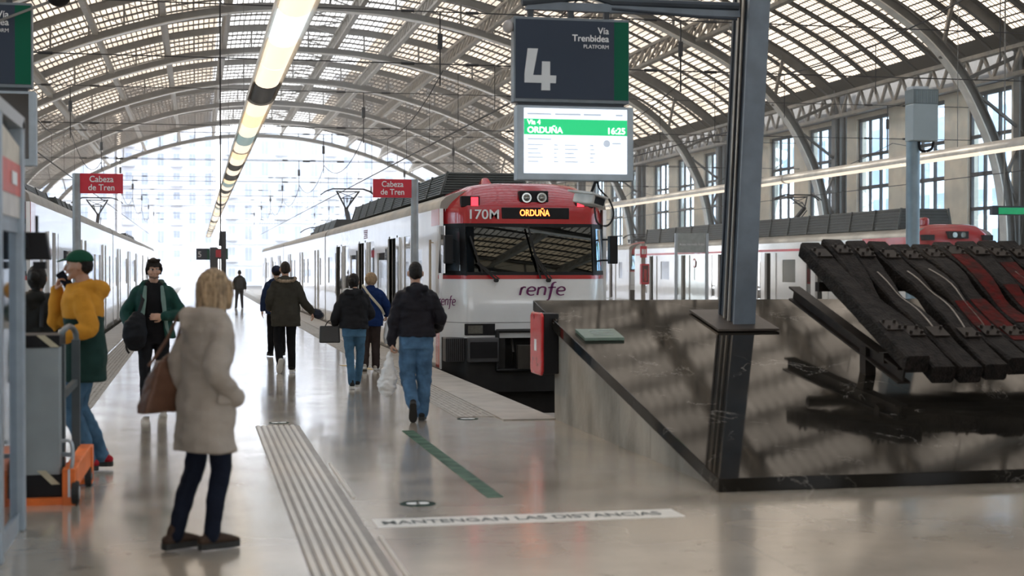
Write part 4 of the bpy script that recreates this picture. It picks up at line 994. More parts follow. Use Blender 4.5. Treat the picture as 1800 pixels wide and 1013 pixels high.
# ------------------------------------------------------------------ platform signs
SLATE = mat('slate_sign_face', (0.038,0.052,0.08), 0.55, 0, .04, 1, spec=.2)
SGRN = mat('sign_green', (0.0,0.10,0.055), 0.55, 0, .06, 1, spec=.2)
SCRW = mat('lit_screen_white', (0.8,0.85,0.95), 0.3, emit=(0.86,0.92,1.0), estr=0.72, var=.01)
SCRG = mat('lit_screen_green', (0.0,0.4,0.16), 0.3, emit=(0.0,0.40,0.13), estr=0.9, var=.01)
SCRT = mat('lit_screen_text', (0.9,0.9,0.9), 0.3, emit=(1,1,1), estr=1.2, var=.01)
SCRK = mat('screen_grey_text', (0.35,0.38,0.45), 0.5); SCRB = mat('screen_pale_text', (0.5,0.55,0.62), 0.5, emit=(0.5,0.58,0.7), estr=0.45)
def platform_sign(X0, Y, zt, lab, num, lit):
    w = 1.29; t = empty('platform_sign', (X0+w/2, Y, zt-1.75)); tag(t, lab, 'sign')
    m = MB(); m.box(X0, X0+w, Y, Y+.16, zt-.92, zt); m.build('upper_case', mat('sign_case',(0.15,0.18,0.21),.4,.3), t, bevel=.01)
    m = MB(); m.box(X0+.02, X0+w-.175, Y-.012, Y, zt-.88, zt-.03); m.build('slate_face', SLATE, t)
    m = MB(); m.box(X0+w-.175, X0+w-.012, Y-.012, Y, zt-.88, zt-.03); m.build('green_band', SGRN, t)
    NUM = mat('sign_number',(0.62,0.65,0.68),.5,var=.02)
    if num == '4':
        m = MB(); q = lambda pts: [(X0+.115+(a-968)*.002065, zt-.79+(478-b)*.002065) for a, b in pts]
        m.poly(q([(968,440),(968,395),(985,262),(1040,262),(1014,400),(1059,400),(1062,328),(1105,328),(1105,400),(1138,400),(1136,440),(1105,440),(1105,478),(1058,478),(1059,440)]), Y-.018, Y-.013); m.build('number', NUM, t)
    else: text(num, 'number', NUM, .62, (X0+.11, Y-.016, zt-.80), t, bold=.004)
    for s_, sz, dz, b in (('Vía', .1, .165, .0006),('Trenbidea', .1, .25, .0012),('PLATFORM', .058, .325, 0)):
        text(s_, 'lettering', TXT, sz, (X0+w-.235, Y-.016, zt-dz), t, align='RIGHT', bold=b)
    m = MB(); m.box(X0+.05, X0+w-.05, Y+.03, Y+.13, zt-.96, zt-.92); m.build('joint', DKST, t)
    fx0, fx1, f0, f1 = X0+.03, X0+w+.04, zt-1.76, zt-.955
    m = MB(); m.box(fx0, fx1, Y-.03, Y+.14, f0, f1); c = m.build('monitor_case', ALUP, t, bevel=.01)
    sx0, sx1, s0, s1 = fx0+.075, fx1-.075, f0+.075, f1-.03
    if lit:
        m = MB(); m.box(sx0, sx1, Y-.036, Y-.03, s0, s1); sc = m.build('screen', SCRW, t)
        m = MB(); m.box(sx0, sx1, Y-.040, Y-.036, s1-.285, s1-.115); m.build('green_bar', SCRG, sc)
        text('Vía 4', 'lit_lettering', SCRT, .072, (sx0+.035, Y-.043, s1-.175), sc, bold=.001)
        text('ORDUÑA', 'lit_lettering', SCRT, .09, (sx0+.035, Y-.043, s1-.265), sc, bold=.0015)
        text('16:25', 'lit_lettering', SCRT, .095, (sx1-.02, Y-.043, s1-.265), sc, align='RIGHT', bold=.0015)
        m = MB()
        for a,b_ in ((.035,.3),(.34,.63),(.66,.86),(1.02,1.10)): m.box(sx0+a, sx0+b_, Y-.040, Y-.037, s1-.072, s1-.052)
        for r_ in range(5):
            for a, L in ((.04,.17),(.33,.05),(.45,.15),(.73,.06)): m.box(sx0+a, sx0+a+L*(.7+.3*((r_*7+int(a*50))%3)/2), Y-.040, Y-.037, s1-.40-.045*r_, s1-.388-.045*r_)
        m.box(sx0+.04,sx0+.3,Y-.040,Y-.037,s1-.34,s1-.325)
        m.tube([(sx0+.92,Y-.040,s1-.37),(sx0+.92,Y-.037,s1-.37)],(.04,.025),16); m.box(sx0+.98,sx0+1.08,Y-.040,Y-.037,s1-.375,s1-.36)
        m.build('timetable_lines', SCRB, sc)
    else:
        m = MB(); m.box(sx0, sx1, Y-.036, Y-.03, s0, s1); m.build('screen', mat('dark_screen',(0.004,0.004,0.006),.1), t)
    m = MB()
    for x in (X0+.2, X0+.65, X0+1.05): m.box(x-.03, x+.03, Y+.05, Y+.11, zt, zt+.10)
    m.build('hanger', DKST, t)
    return t
sx, sz = PY(903, 29, 15.55)
platform_sign(sx, 15.55, sz, 'hanging slate sign for platform 4 with lit departure screen reading ORDUÑA', '4', True)
zt = sz
ARM = empty('sign_arm', (5.3, 15.63, zt+.1)); tag(ARM, 'steel bracket arm carrying the platform 4 sign from the column', 'bracket arm')
m = MB(); m.bar((sx+.15,15.63,zt+.13),(5.92,15.63,zt+.13),.09,.09); m.build('arm_tube', BLUEST, ARM)
m = MB(); m.tube([(sx+.1,15.6,zt+.16),(sx+.9,15.6,zt+.26),(sx+1.1,15.6,zt+.2),(5.9,15.58,zt+.2)],.045,8); m.tube([(sx+1.1,15.58,zt+.12),(5.4,15.58,zt+.07),(5.88,15.58,zt+.06)],.018,6); m.build('conduit', DKST, ARM)
xl = PY(58, 100, 16.75)[0]
platform_sign(xl-1.29, 16.75, 1.7+(472-6)/2600*16, 'slate platform sign cut by the left edge of the picture, its screen dark', '5', False)
LA = empty('sign_arm', (-2.5, 16.8, 4.6)); tag(LA, 'post and beam carrying the sign at the left edge', 'bracket arm')
m = MB(); m.bar((-3.4,16.83,4.75),(-1.6,16.83,4.75),.09,.1); m.bar((-3.35,16.83,0),(-3.35,16.83,4.8),.15,.15); m.build('beam', DKST, LA)
# ball speaker at the sign and dark lamp at the top left
x,y,z = PC(105, 2, 16.0)
t = empty('dome_camera', (x, y, z)); tag(t, 'black dome camera hanging beside the sign at the top left', 'camera')
m = MB(); m.tube([(x,y,z+.35),(x,y,z+.06)],[.13,.15],20); m.build('housing', BLACK, t, smooth=True)
m = MB(); m.ellipsoid((x,y,z+.05),(.13,.13,.12)); m.build('dome', BLACK, t, smooth=True)
m = MB(); m.bar((x,y,z+.35),(x,y,15.0),.03); m.bar((x-.05,y,z+.0),(x-.7,y,z-.28),.025); m.build('stem', STEEL, t)
x,z = PY(893, 48, 15.6)
t = empty('lamp_globe', (x, 15.6, z)); tag(t, 'small grey globe fixed to the left edge of the platform 4 sign', 'lamp globe')
m = MB(); m.ellipsoid((x,15.6,z),(.06,.06,.07)); m.build('globe', mat('grey_globe',(0.4,0.38,0.38),.4), t, smooth=True)
m = MB(); m.bar((x,15.6,z),(x+.09,15.6,z),.03); m.build('stub', DKST, t)
# surveillance camera on a curved cable under the sign
x, z = PY(1036, 352, 15.6)
t = empty('security_camera', (x, 15.6, z)); tag(t, 'white security camera hanging on a cable below the lit screen', 'camera')
R = Matrix.Rotation(math.radians(14), 3, 'Y') @ Matrix.Rotation(math.radians(28), 3, 'Z')
def rb(c, h):
    return [tuple(Vector(c)+R@Vector((sx_*h[0],sy_*h[1],sz_*h[2]))) for sz_ in (-1,1) for sx_,sy_ in ((-1,-1),(1,-1),(1,1),(-1,1))]
m = MB(); m.hexa(rb((x,15.6,z),(.10,.16,.055))); m.build('housing', mat('camera_white',(0.6,0.6,0.58),.4), t, bevel=.015)
m = MB(); m.hexa(rb((x-.02,15.58,z+.062),(.125,.20,.010))); m.build('sunshield', mat('camera_white',(0.6,0.6,0.58),.4), t)
m = MB(); m.hexa(rb(tuple(Vector((x,15.6,z))+R@Vector((0,-.16,0))),(.07,.01,.038))); m.build('lens_window', BLACK, t)
m = MB(); xe, ze = PY(1068, 395, 15.6); xt, zt2 = PY(1050, 316, 15.6)
m.tube(catmull([(xt,15.62,zt2+.02),(xt+.03,15.62,zt2-.1),(xt+.14,15.62,zt2-.22),(xt+.19,15.62,zt2-.38),(xt+.12,15.62,zt2-.5),(xt+.0,15.62,zt2-.46),(x+.06,15.62,z-.03)],6), .011, 6); m.bar((xt,15.62,zt2+.02),(x+.02,15.64,z+.05),.03); m.build('cable', BLACK, t)
# ------------------------------------------------------------------ old sleepers sculpture
WOOD = mat('tarred_wood', (0.016,0.012,0.010), 0.75, 0, 0.5, 5, 0.9, 16, stretch=(3,1,3), spec=.2)
PLATE = mat('rusty_plate', (0.03,0.022,0.018), 0.55, .5, .3, 8)
REDP = mat('red_painted_wood', (0.15,0.008,0.007), 0.7, 0, .35, 9, 0.6, 14, spec=.1, col2=(0.035,0.010,0.008)); PALEP = mat('pale_paint_line', (0.33,0.28,0.24), 0.6, 0, .2, 6)
sc = empty('sleeper_sculpture', (8.0, 13.7, slab_z(13.7))); tag(sc, 'sculpture of tilted black railway sleepers with red paint above the marble slope', 'sculpture')
YT, ZT, YBt, ZB = 15.0, 1.90, 12.5, .80
dirp = Vector((0, YBt-YT, ZB-ZT)); Lp = dirp.length; dirn = dirp.normalized(); upn = Vector((0, -dirn.z, dirn.y)); upn = upn if upn.z > 0 else -upn
NPL = 13
for k in range(NPL):
    rnd = random.Random(40+k)
    x = 6.38 + .262*k + .115; amp = .10*rnd.uniform(.5,1.2)*(1 if k else .0); latl = rnd.uniform(-.07,.07) if k else 0; c0 = rnd.uniform(.4,.55)
    start = -rnd.uniform(0,.06); end = Lp+rnd.uniform(-.08,.06); n = 26; L = []
    wd = .115; red = []
    for i in range(n+1):
        s_ = start+(end-start)*i/n; f = s_/Lp
        bump = math.exp(-((f-c0)/.09)**2); st_ = 1/(1+math.exp(-(f-c0)*26))
        dz = -.10*amp*10*st_*(1 if k % 2 else .6) + .05*math.sin(f*9+k)*(.5 if k else 0); dx = latl*math.sin(f*math.pi)*1.2
        w_ = wd*(1-.28*bump*(1 if k else .1)); h_ = .085*(1-.30*bump*(1 if k else .1))
        c_ = Vector((x+dx, YT, ZT)) + dirn*s_ + upn*(dz if k else 0)
        L.append((c_, w_, h_))
    vs = []; fs = []
    for c_, w_, h_ in L:
        ch = .018
        for a, b in ((-w_+ch,-h_),(w_-ch,-h_),(w_,-h_+ch),(w_,h_-ch),(w_-ch,h_),(-w_+ch,h_),(-w_,h_-ch),(-w_,-h_+ch)):
            vs.append(c_ + Vector((a+rnd.uniform(-.004,.004),0,0)) + upn*(b+rnd.uniform(-.005,.005)))
    for i in range(len(L)-1):
        for q in range(8): q2 = (q+1)%8; fs.append((i*8+q, i*8+q2, (i+1)*8+q2, (i+1)*8+q))
    fs.append(tuple(range(8))[::-1]); fs.append(tuple(range((len(L)-1)*8, len(L)*8)))
    m = MB(); m.add(vs, fs); pk = m.build('plank', WOOD, sc)
    def ribbon(nm, mt, f0, f1, u0, u1, bend=0.0):
        m = MB(); lo = int(f0*n); hi = int(f1*n); P_ = []
        for i in range(lo, hi+1):
            c_, w_, h_ = L[i]; e = bend*math.sin((i-lo)/max(1,hi-lo)*math.pi)
            P_.append((c_+Vector(((u0+e)*w_,0,0))+upn*(h_+.002), c_+Vector(((u1+e)*w_,0,0))+upn*(h_+.002)))
        v = []; f = []
        for a, b in P_: v += [a, b, b+upn*.006, a+upn*.006]
        for i in range(len(P_)-1):
            for q in range(4): q2=(q+1)%4; f.append((i*4+q,i*4+q2,(i+1)*4+q2,(i+1)*4+q))
        f += [(0,1,2,3),((len(P_)-1)*4+3,(len(P_)-1)*4+2,(len(P_)-1)*4+1,(len(P_)-1)*4)]
        m.add(v, f); m.build(nm, mt, pk)
    if k in (4,5,6,7,8,10): ribbon('red_paint', REDP, *{4:(.55,.8),5:(.50,.85),6:(.18,.72),7:(.42,.62),8:(.2,.45),10:(.3,.6)}[k], -.8,.85)
    if k in (2,3,4,8): ribbon('painted_line', PALEP, .28,.78,-.12,.0,.5)
    for f in (.13, .80):
        i = int(f*n); c_, w_, h_ = L[i]; m = MB()
        a = c_+upn*(h_+.004)
        for dx, ds in ((-.7,-.1),(.7,-.1),(.7,.1),(-.7,.1)): pass
        q = [a+Vector((dx*w_,0,0))+dirn*ds for dx,ds in ((-.75,-.1),(.75,-.1),(.75,.1),(-.75,.1))]
        m.hexa(q+[w2+upn*.014 for w2 in q]); pt = m.build('plate', PLATE, pk)
        m = MB()
        for dx,ds in ((-.5,-.06),(.45,-.05),(-.45,.06),(.5,.06)):
            if rnd.random() < .85: b = a+Vector((dx*w_,0,0))+dirn*ds; m.tube([b, b+upn*.045],[.017,.014],8,ref=(1,0,0))
        m.build('bolts', PLATE, pt)
for x in (6.47, 9.5):
    m = MB(); p = Vector((x, 15.35, 1.43)); q = Vector((x, 12.75, .76-.06))
    m.bar(p+Vector((0,0,.06)), q+Vector((0,0,.06)), .13, .02); m.bar(p-Vector((0,0,.07)), q-Vector((0,0,.07)), .13, .02); m.bar(p, q, .02, .13)
    m.build('frame_beam', PLATE, sc)
for x in (6.47, 9.5):
    m = MB(); m.box(x-.055,x+.055,13.45,13.58,slab_z(13.45)+.0,.93); m.build('post', PLATE, sc)
for f in (.2,.8):
    m = MB(); c_ = Vector((0,YT,ZT))+dirn*(f*Lp)-upn*.19; m.bar((6.4,c_.y,c_.z),(9.9,c_.y,c_.z),.1,.1)
    m.build('cross_beam', PLATE, sc)
# ------------------------------------------------------------------ pole with equipment box
x,y,z = PC(1604, 240, 22.0)
t = empty('equipment_pole', (x, y, 0)); tag(t, 'grey galvanised pole with ventilated equipment box standing behind the sleepers', 'pole')
m = MB(); m.tube([(x,y,0),(x,y,3.6)], .10, 16); m.build('pole', mat('galvanised',(0.22,0.29,0.34),.45,.4,.12,4), t, smooth=True)
bz = lambda py: EYE+(472-py)/2600*22
x0 = PC(1591,200,22)[0]; x1 = x0+.40
m = MB(); m.box(x0,x1,y-.22,y+.05,bz(250),bz(185)); m.build('cabinet', mat('cabinet_grey',(0.33,0.40,0.44),.45,.1,.05,3), t, bevel=.015)
m = MB(); m.box(x0,x1,y-.22,y+.05,bz(185),bz(160)); cc = m.build('vented_top', mat('cabinet_dark',(0.16,0.20,0.22),.5), t)
m = MB()
for k in range(16): xx = x0+.04+k*.022; m.box(xx,xx+.007,y-.228,y-.22,bz(184),bz(163))
m.build('fins', mat('cabinet_grey',(0.33,0.40,0.44),.45), cc)
m = MB(); m.box(x0-.0,x0+.25,y-.2,y,bz(160),bz(155)); m.build('cap', ALU, t)
m = MB(); m.tube(catmull([(x+.05,y-.1,bz(250)),(x+.06,y-.11,bz(264)),(x+.14,y-.12,bz(267)),(x+.25,y-.1,bz(262)),(x+.28,y-.1,bz(250))],5),.02,6); m.build('cable', BLACK, t)
# ------------------------------------------------------------------ signs "Cabeza de Tren"
def cabeza(px_pole, px0, px1, py0, py1, c, lab, left):
    x,y,z = PC(px_pole, py0, c); t = empty('train_head_sign', (x, y, 0)); tag(t, lab, 'sign', None)
    s_ = c/2600
    m = MB(); m.tube([(x,y,0),(x,y,z+.0)], .058, 16); m.build('pole', mat('sign_pole_grey',(0.30,0.31,0.32),.4,.3), t, smooth=True)
    xa = PC(px0,py0,c)[0]; xb = PC(px1,py0,c)[0]
    if left: xa = x+.05
    else: xb = x-.05
    z0 = EYE+(472-py1)*s_; z1 = EYE+(472-py0)*s_
    m = MB(); m.box(xa,xb,y-.025,y+.025,z0,z1); p = m.build('panel', REDS, t, bevel=.004)
    cx_ = (xa+xb)/2
    text('Cabeza', 'lettering', TXT, .125, (cx_, y-.03, z0+.165), p, align='CENTER', bold=.0013, sx=.92)
    text('de Tren', 'lettering', TXT, .125, (cx_, y-.03, z0+.045), p, align='CENTER', bold=.0013, sx=.92)
cabeza(135, 140, 216, 305, 340, 21.3, 'red Cabeza de Tren sign on a pole behind the worker in green cap', True)
cabeza(729, 654, 724, 316, 348, 22.9, 'red Cabeza de Tren sign on a pole beside the red nosed train', False)
# ------------------------------------------------------------------ far platform 5 signs and posts
def small_sign(px0, px1, py0, py1, c, lab, num, post_px):
    xa,y,z1 = PC(px0,py0,c); xb,_,_ = PC(px1,py0,c); z0 = EYE+(472-py1)/2600*c
    t = empty('platform_sign', (xa,y,0)); tag(t, lab, 'sign')
    m = MB(); m.box(xa,xb,y-.05,y+.05,z0,z1); m.build('panel', SLATE, t)
    m = MB(); m.box(xb-(xb-xa)*.2,xb,y-.06,y-.05,z0,z1); m.build('green_band', SGRN, t)
    if num: text(num, 'number', TXT, (z1-z0)*.7, (xa+.06,y-.06,z0+.12), t, bold=.004)
    xp,yp,_ = PC(post_px,py0,c); m = MB(); m.box(xp-.09,xp+.09,yp+.02,yp+.2,0,z1+.05); m.build('post', DKST, t)
small_sign(345,369,437,457,62,'small slate sign with a 5 far along the platform above the blonde woman','5',373)
small_sign(383,401,437,456,66,'tiny dark sign behind the far post above the blonde woman','',380)
x,y,z = PC(393, 407, 45); m = MB(); m.box(x-.075,x+.075,y-.075,y+.075,0,z); m.box(x-.12,x+.12,y-.12,y+.12,0,.04)
tag(m.build('platform_post', mat('charcoal_post',(0.06,0.065,0.075),.5)), 'plain charcoal post on the far platform above the blonde woman', 'post')
x,y,z = PC(377, 440, 60); t = empty('notice_board', (x+.4,y,0)); tag(t, 'small red and dark notice on the far platform beside the charcoal post', 'notice')
m = MB(); m.box(x+.05,x+.38,y-.3,y-.25,2.15,2.45); m.build('red_panel', REDS, t); m = MB(); m.box(x+.18,x+.24,y-.25,y-.2,0,2.5); m.build('post', DKST, t)
# ------------------------------------------------------------------ far platform furniture (right)
x,y,z = PC(1131, 432, 65); t = empty('extinguisher_stand', (x,y,0)); tag(t, 'post with red fire extinguisher case and small red sign on the far platform', 'fire extinguisher stand')
s65 = 65/2600
m = MB(); m.box(x-.09,x+.09,y,y+.1,0,z+.1); m.build('post', STEELL, t)
m = MB(); m.box(x-.16,x+.14,y-.06,y,EYE+(472-453)*s65,EYE+(472-433)*s65); s_=m.build('safety_sign', REDS, t)
m = MB(); m.box(x-.10,x-.0,y-.07,y-.06,EYE+25*s65,EYE+34*s65); m.box(x+.03,x+.09,y-.07,y-.06,EYE+25*s65,EYE+34*s65); m.build('symbol', TXT, s_)
m = MB(); m.box(x-.18,x+.2,y-.25,y,EYE-28*s65,EYE+8*s65); c_=m.build('case', REDS, t, bevel=.03)
m = MB(); m.box(x-.12,x+.14,y-.26,y-.24,EYE-24*s65,EYE+5*s65); m.build('case_window', mat('case_dark',(0.08,0.01,0.015),.15), c_)
m = MB(); m.tube([(x,y-.28,EYE-20*s65),(x,y-.28,EYE-4*s65)],.07,12,round_=True); m.build('cylinder', RED, c_, smooth=True)
x,y,z = PC(1187, 410, 52); x1 = PC(1250,410,52)[0]; t = empty('information_panel', ((x+x1)/2,y,0)); tag(t, 'tall glass information panel in grey frame standing on the far platform', 'information panel')
m = MB(); m.box(x,x+.08,y,y+.1,0,z); m.box(x1-.1,x1,y,y+.1,0,z); m.build('frame_post', ALU, t)
m = MB(); zh = EYE+28/2600*52; m.box(x+.08,x1-.1,y+.02,y+.08,zh,z); p = m.build('header', mat('header_grey',(0.33,0.36,0.36),.4), t)
text('Acceso Intermedio Andén', 'lettering', TXT, .12, ((x+x1)/2, y+.015, zh+.25), p, align='CENTER', sx=.72)
m = MB(); m.box(x+.08,x1-.1,y+.04,y+.06,.2,zh); m.build('glass_panel', glass('clear_panel',(0.85,0.88,0.88)), t)
x,y,z = PC(1744, 362, 40); t = empty('hanging_display', (x,y,z)); tag(t, 'green lit display hanging above the train at the right edge', 'display')
m = MB(); m.box(x,x+1.6,y,y+.15,EYE+94/2600*40,EYE+110/2600*40); m.build('case', DKST, t); m = MB(); m.box(x+.18,x+1.55,y-.02,y,EYE+95.5/2600*40,EYE+107/2600*40); m.build('green_screen', mat('lit_green_board',(0,.3,.12),.3,emit=(0.0,0.35,0.12),estr=.35), t)
m = MB(); zz=EYE+110/2600*40
m.bar((x+.4,y+.08,zz),(x+.4,y+.08,13.0),.03); m.bar((x+1.3,y+.08,zz),(x+1.3,y+.08,12.6),.03); m.build('hanger', STEEL, t)
# ------------------------------------------------------------------ kiosk at the left edge
ki = empty('photo_booth', (-1.7, 9.2, 0)); tag(ki, 'aluminium framed booth with red and white sign cut by the left edge', 'booth')
KX = -1.09
m = MB(); m.box(KX-.10,KX,9.98,10.1,0,2.66); m.build('corner_post', ALUP, ki, bevel=.01)
m = MB(); m.box(KX-.08,KX+.0,8.86,8.97,0,2.62); m.build('door_post', ALUP, ki, bevel=.01)
m = MB(); m.box(KX-.08,KX-.03,8.97,9.98,.0,.12); m.box(KX-.08,KX-.03,8.97,9.98,1.93,2.02); m.build('rail', ALUP, ki)
m = MB(); m.box(KX-.06,KX-.045,8.97,9.98,.12,1.93); m.build('glass_door', glass('booth_glass',(0.35,0.42,0.47),rough=.05), ki)
m = MB(); m.box(KX-.07,KX-.02,8.3,9.98,2.02,2.16); m.build('white_sign_strip', mat('sign_white',(0.6,0.56,0.52),.4), ki)
m = MB(); m.box(KX-.07,KX-.015,8.3,9.98,2.16,2.36); sg = m.build('red_sign_strip', mat('booth_red',(0.62,0.10,0.08),.4), ki)
m = MB(); m.polyx([(8.3,2.36),(9.98,2.36),(9.98,2.48),(8.3,2.62)], KX-.07, KX-.02); m.build('cream_header', mat('header_cream',(0.62,0.56,0.47),.5), ki)
m = MB(); m.box(KX-.012,KX-.008,9.5,9.75,2.22,2.3); m.build('pictogram', TXT, sg)
m = MB(); m.box(-2.6,KX-.1,9.95,10.08,0,2.6); m.box(-2.6,-2.5,7.0,10.0,0,2.6); m.build('rear_panel', mat('booth_dark',(0.05,0.06,0.07),.5), ki)
m = MB(); m.box(-2.6,KX,7.0,10.1,2.6,2.68); m.build('roof_panel', ALU, ki)
m = MB(); m.box(KX-.12,KX-.02,9.05,9.1,.9,1.15); m.build('door_handle', mat('blue_handle',(0.03,0.12,0.28),.4), ki, bevel=.01)
m = MB(); m.box(-2.3,-1.5,8.4,9.5,0,1.3); m.build('machine', mat('inner_machine',(0.2,0.22,0.24),.5), ki, bevel=.02)
# black display box on the booth corner
x0,y0,z1 = PC(50,408,9.75); x1,_,_ = PC(88,408,9.75); z0 = EYE+(472-457)/2600*9.75
t = empty('display_box', ((x0+x1)/2,y0,z0)); tag(t, 'black display box on a bracket beside the booth post', 'display box')
xa = PC(40,408,9.75)[0]
m = MB(); m.hexa([(xa,y0,z0),(x1+.0,y0,z0+.0),(x1+.0,y0+.12,z0),(xa,y0+.12,z0),(xa,y0,z1),(x1-.03,y0,z1),(x1-.03,y0+.12,z1),(xa,y0+.12,z1)]); m.build('case', BLACK, t, bevel=.01)
m = MB(); xm = PC(63,400,9.75)[0]; m.bar((xm,y0+.06,z1),(xm,y0+.06,z1+.11),.02); m.box(xm-.02,x1-.03,y0,y0+.1,z0-.06,z0-.01); m.box(xa-.0,xa+.04,10.09,y0+.02,z0+.08,z0+.16); m.build('bracket', BLACK, t)
# ------------------------------------------------------------------ pallet stacker trolley
tr = empty('lift_trolley', (-1.0,11.0,0)); tag(tr, 'orange and grey lift trolley held by the worker in green cap', 'trolley')
def TX(px, c): l=(px-900)/2600*c; return l*CT+c*ST
yc = 10.75; s_ = 10.75/2600
xa = PC(28,700,11.0)[0]; xb = PC(112,700,11.0)[0]
Zp = lambda py, c=11.0: EYE+(472-py)/2600*c
Y0 = 11.1
m = MB(); m.box(xa,xb,Y0,Y0+.5,Zp(825),Zp(606)); bx_ = m.build('steel_box', mat('grey_cabinet',(0.30,0.34,0.36),.5,.3,.08,3), tr, bevel=.01)
m = MB(); m.box(xa,xb,Y0-.01,Y0+.5,Zp(606),Zp(586)); st = m.build('hazard_band', BLACK, bx_)
HZ = mat('hazard_cream',(0.55,0.5,0.36),.5)
m = MB()
for k in range(2):
    a = xb-.30+k*.24; m.add([(a,Y0-.014,Zp(606)),(a+.06,Y0-.014,Zp(606)),(a-.04,Y0-.014,Zp(586)),(a-.10,Y0-.014,Zp(586)),(a,Y0-.01,Zp(606)),(a+.06,Y0-.01,Zp(606)),(a-.04,Y0-.01,Zp(586)),(a-.10,Y0-.01,Zp(586))],[(0,1,2,3),(7,6,5,4),(0,4,5,1),(1,5,6,2),(2,6,7,3),(3,7,4,0)])
m.build('stripe', HZ, st)
m = MB()
for k in range(2):
    a = xb-.30+k*.24; m.add([(a,Y0-.014,Zp(840)),(a+.06,Y0-.014,Zp(840)),(a-.04,Y0-.014,Zp(816)),(a-.10,Y0-.014,Zp(816)),(a,Y0-.01,Zp(840)),(a+.06,Y0-.01,Zp(840)),(a-.04,Y0-.01,Zp(816)),(a-.10,Y0-.01,Zp(816))],[(0,1,2,3),(7,6,5,4),(0,4,5,1),(1,5,6,2),(2,6,7,3),(3,7,4,0)])
m.build('stripe', HZ, bx_)
m = MB(); m.box(xa,xb+.06,Y0,Y0+.5,Zp(862),Zp(822)); m.build('lower_case', BLACK, tr, bevel=.01)
fx = PC(126,700,10.85)[0]; fx2 = PC(156,700,11.6)[0]
m = MB(); m.box(xa,fx,Y0-.05,Y0+.02,Zp(884,10.9),Zp(866,10.9)); m.box(fx-.05,fx+.04,Y0-.08,Y0+.05,Zp(880,10.9),Zp(815,10.9)); m.bar((fx,Y0-.02,Zp(830)),(fx2-.02,Y0+.9,Zp(795,11.7)),.09,.16); m.box(fx2-.08,fx2+.03,Y0+.8,Y0+.98,Zp(845,11.7),Zp(780,11.7)); m.bar((xa,Y0+.9,.12),(fx2-.05,Y0+.9,.12),.08,.08); m.build('frame', ORANGE, tr, bevel=.008)
for (wx,wy) in ((fx+.04,Y0-.05),(fx2+.0,Y0+.84)):
    m = MB(); m.tube([(wx-.025,wy,.085),(wx+.025,wy,.085)],.085,20,ref=(0,0,1)); w_ = m.build('wheel', RUBB, tr, bevel=.01)
    m = MB(); m.tube([(wx-.03,wy,.085),(wx+.03,wy,.085)],.045,16,ref=(0,0,1)); m.build('hub', ALU, w_); m = MB(); m.box(wx-.05,wx-.035,wy-.04,wy+.04,.06,.26); m.build('fork', ALU, w_)
hx = PC(118,700,11.2)[0]; hx2 = PC(132,700,11.5)[0]
m = MB()
for (x,y) in ((hx-.02,Y0+.2),(hx2+.0,Y0+.9)):
    m.box(x-.03,x+.03,y-.04,y+.04,.16,Zp(600,11.3))
m.bar((hx-.02,Y0+.2,Zp(690,11.3)),(hx2,Y0+.9,Zp(672,11.5)),.04,.05); m.build('mast', mat('mast_grey',(0.045,0.06,0.07),.5), tr)
m = MB(); zt_ = Zp(585,11.3); m.tube(catmull([(hx-.03,Y0+.2,zt_-.14),(hx-.03,Y0+.2,zt_-.02),(hx+.0,Y0+.35,zt_+.04),(hx2-.03,Y0+.8,zt_+.04),(hx2,Y0+.9,zt_-.02),(hx2,Y0+.9,zt_-.14)],5),.022,8); m.build('handle', mat('handle_grey',(0.10,0.12,0.13),.4,.3), tr)
m = MB(); m.bar((hx-.02,Y0+.15,.34),(hx+.08,Y0+.1,.34),.03); m.tube(catmull([(xb+.01,Y0-.05,Zp(765)),(xb+.08,Y0-.05,Zp(768)),(xb+.09,Y0-.05,Zp(800)),(xb+.07,Y0-.05,Zp(822))],5),.014,8); m.build('lever', ALU, tr)
# ------------------------------------------------------------------ people
SKIN = mat('skin_light', (0.50,0.29,0.205), 0.5, 0, .08, 12); SKIN2 = mat('skin_tan', (0.42,0.235,0.16), 0.5, 0, .08, 12)
def hair_mat(nm, c, v=.3): return mat(nm, c, 0.55, 0, v, 22, 0.5, 60, stretch=(3,3,.35), spec=.2)
def cloth(nm, c, v=.12, r=.85, bump=.15, bs=60): return mat(nm, c, r, 0, v, 7, bump, bs, spec=.15 if r > .45 else .5)
EYEW = mat('eye_white', (0.7,0.68,0.65), .3); IRIS = mat('iris_dark', (0.03,0.02,0.015), .2)
def remeshed(mb, name, voxel, smooth=2, wrinkle=0.0, wscale=6.0, seed=0):
    me = mb.mesh('tmp'); ob = bpy.data.objects.new('tmp', me); COL.objects.link(ob)
    r = ob.modifiers.new('r', 'REMESH'); r.mode = 'VOXEL'; r.voxel_size = voxel; r.use_smooth_shade = True
    if smooth: s_ = ob.modifiers.new('s', 'SMOOTH'); s_.iterations = smooth; s_.factor = .5
    out = bpy.data.meshes.new_from_object(ob.evaluated_get(bpy.context.evaluated_depsgraph_get()))
    bpy.data.objects.remove(ob); bpy.data.meshes.remove(me); out.name = name
    if wrinkle:
        off = Vector((seed*3.1, seed*1.7, 0))
        nn = [v.normal.copy() for v in out.vertices]
        for v, n_ in zip(out.vertices, nn):
            p = v.co; q = Vector((p.x*wscale, p.y*wscale, p.z*wscale*1.6)) + off
            w_ = noise.noise(q) + .5*noise.noise(q*2.1)
            w_ = (abs(w_)**.8)*(1 if w_ > 0 else -1)
            v.co = p + n_*(w_*wrinkle)
    out.polygons.foreach_set('use_smooth', [True]*len(out.polygons))
    out.update()
    return out
def put(me, name, m_, parent):
    me.materials.clear(); me.materials.append(m_); ob = bpy.data.objects.new(name, me); COL.objects.link(ob); ob.parent = parent; W[ob.name] = Vector((0,0,0)); return ob
def V(*a): return Vector(a)
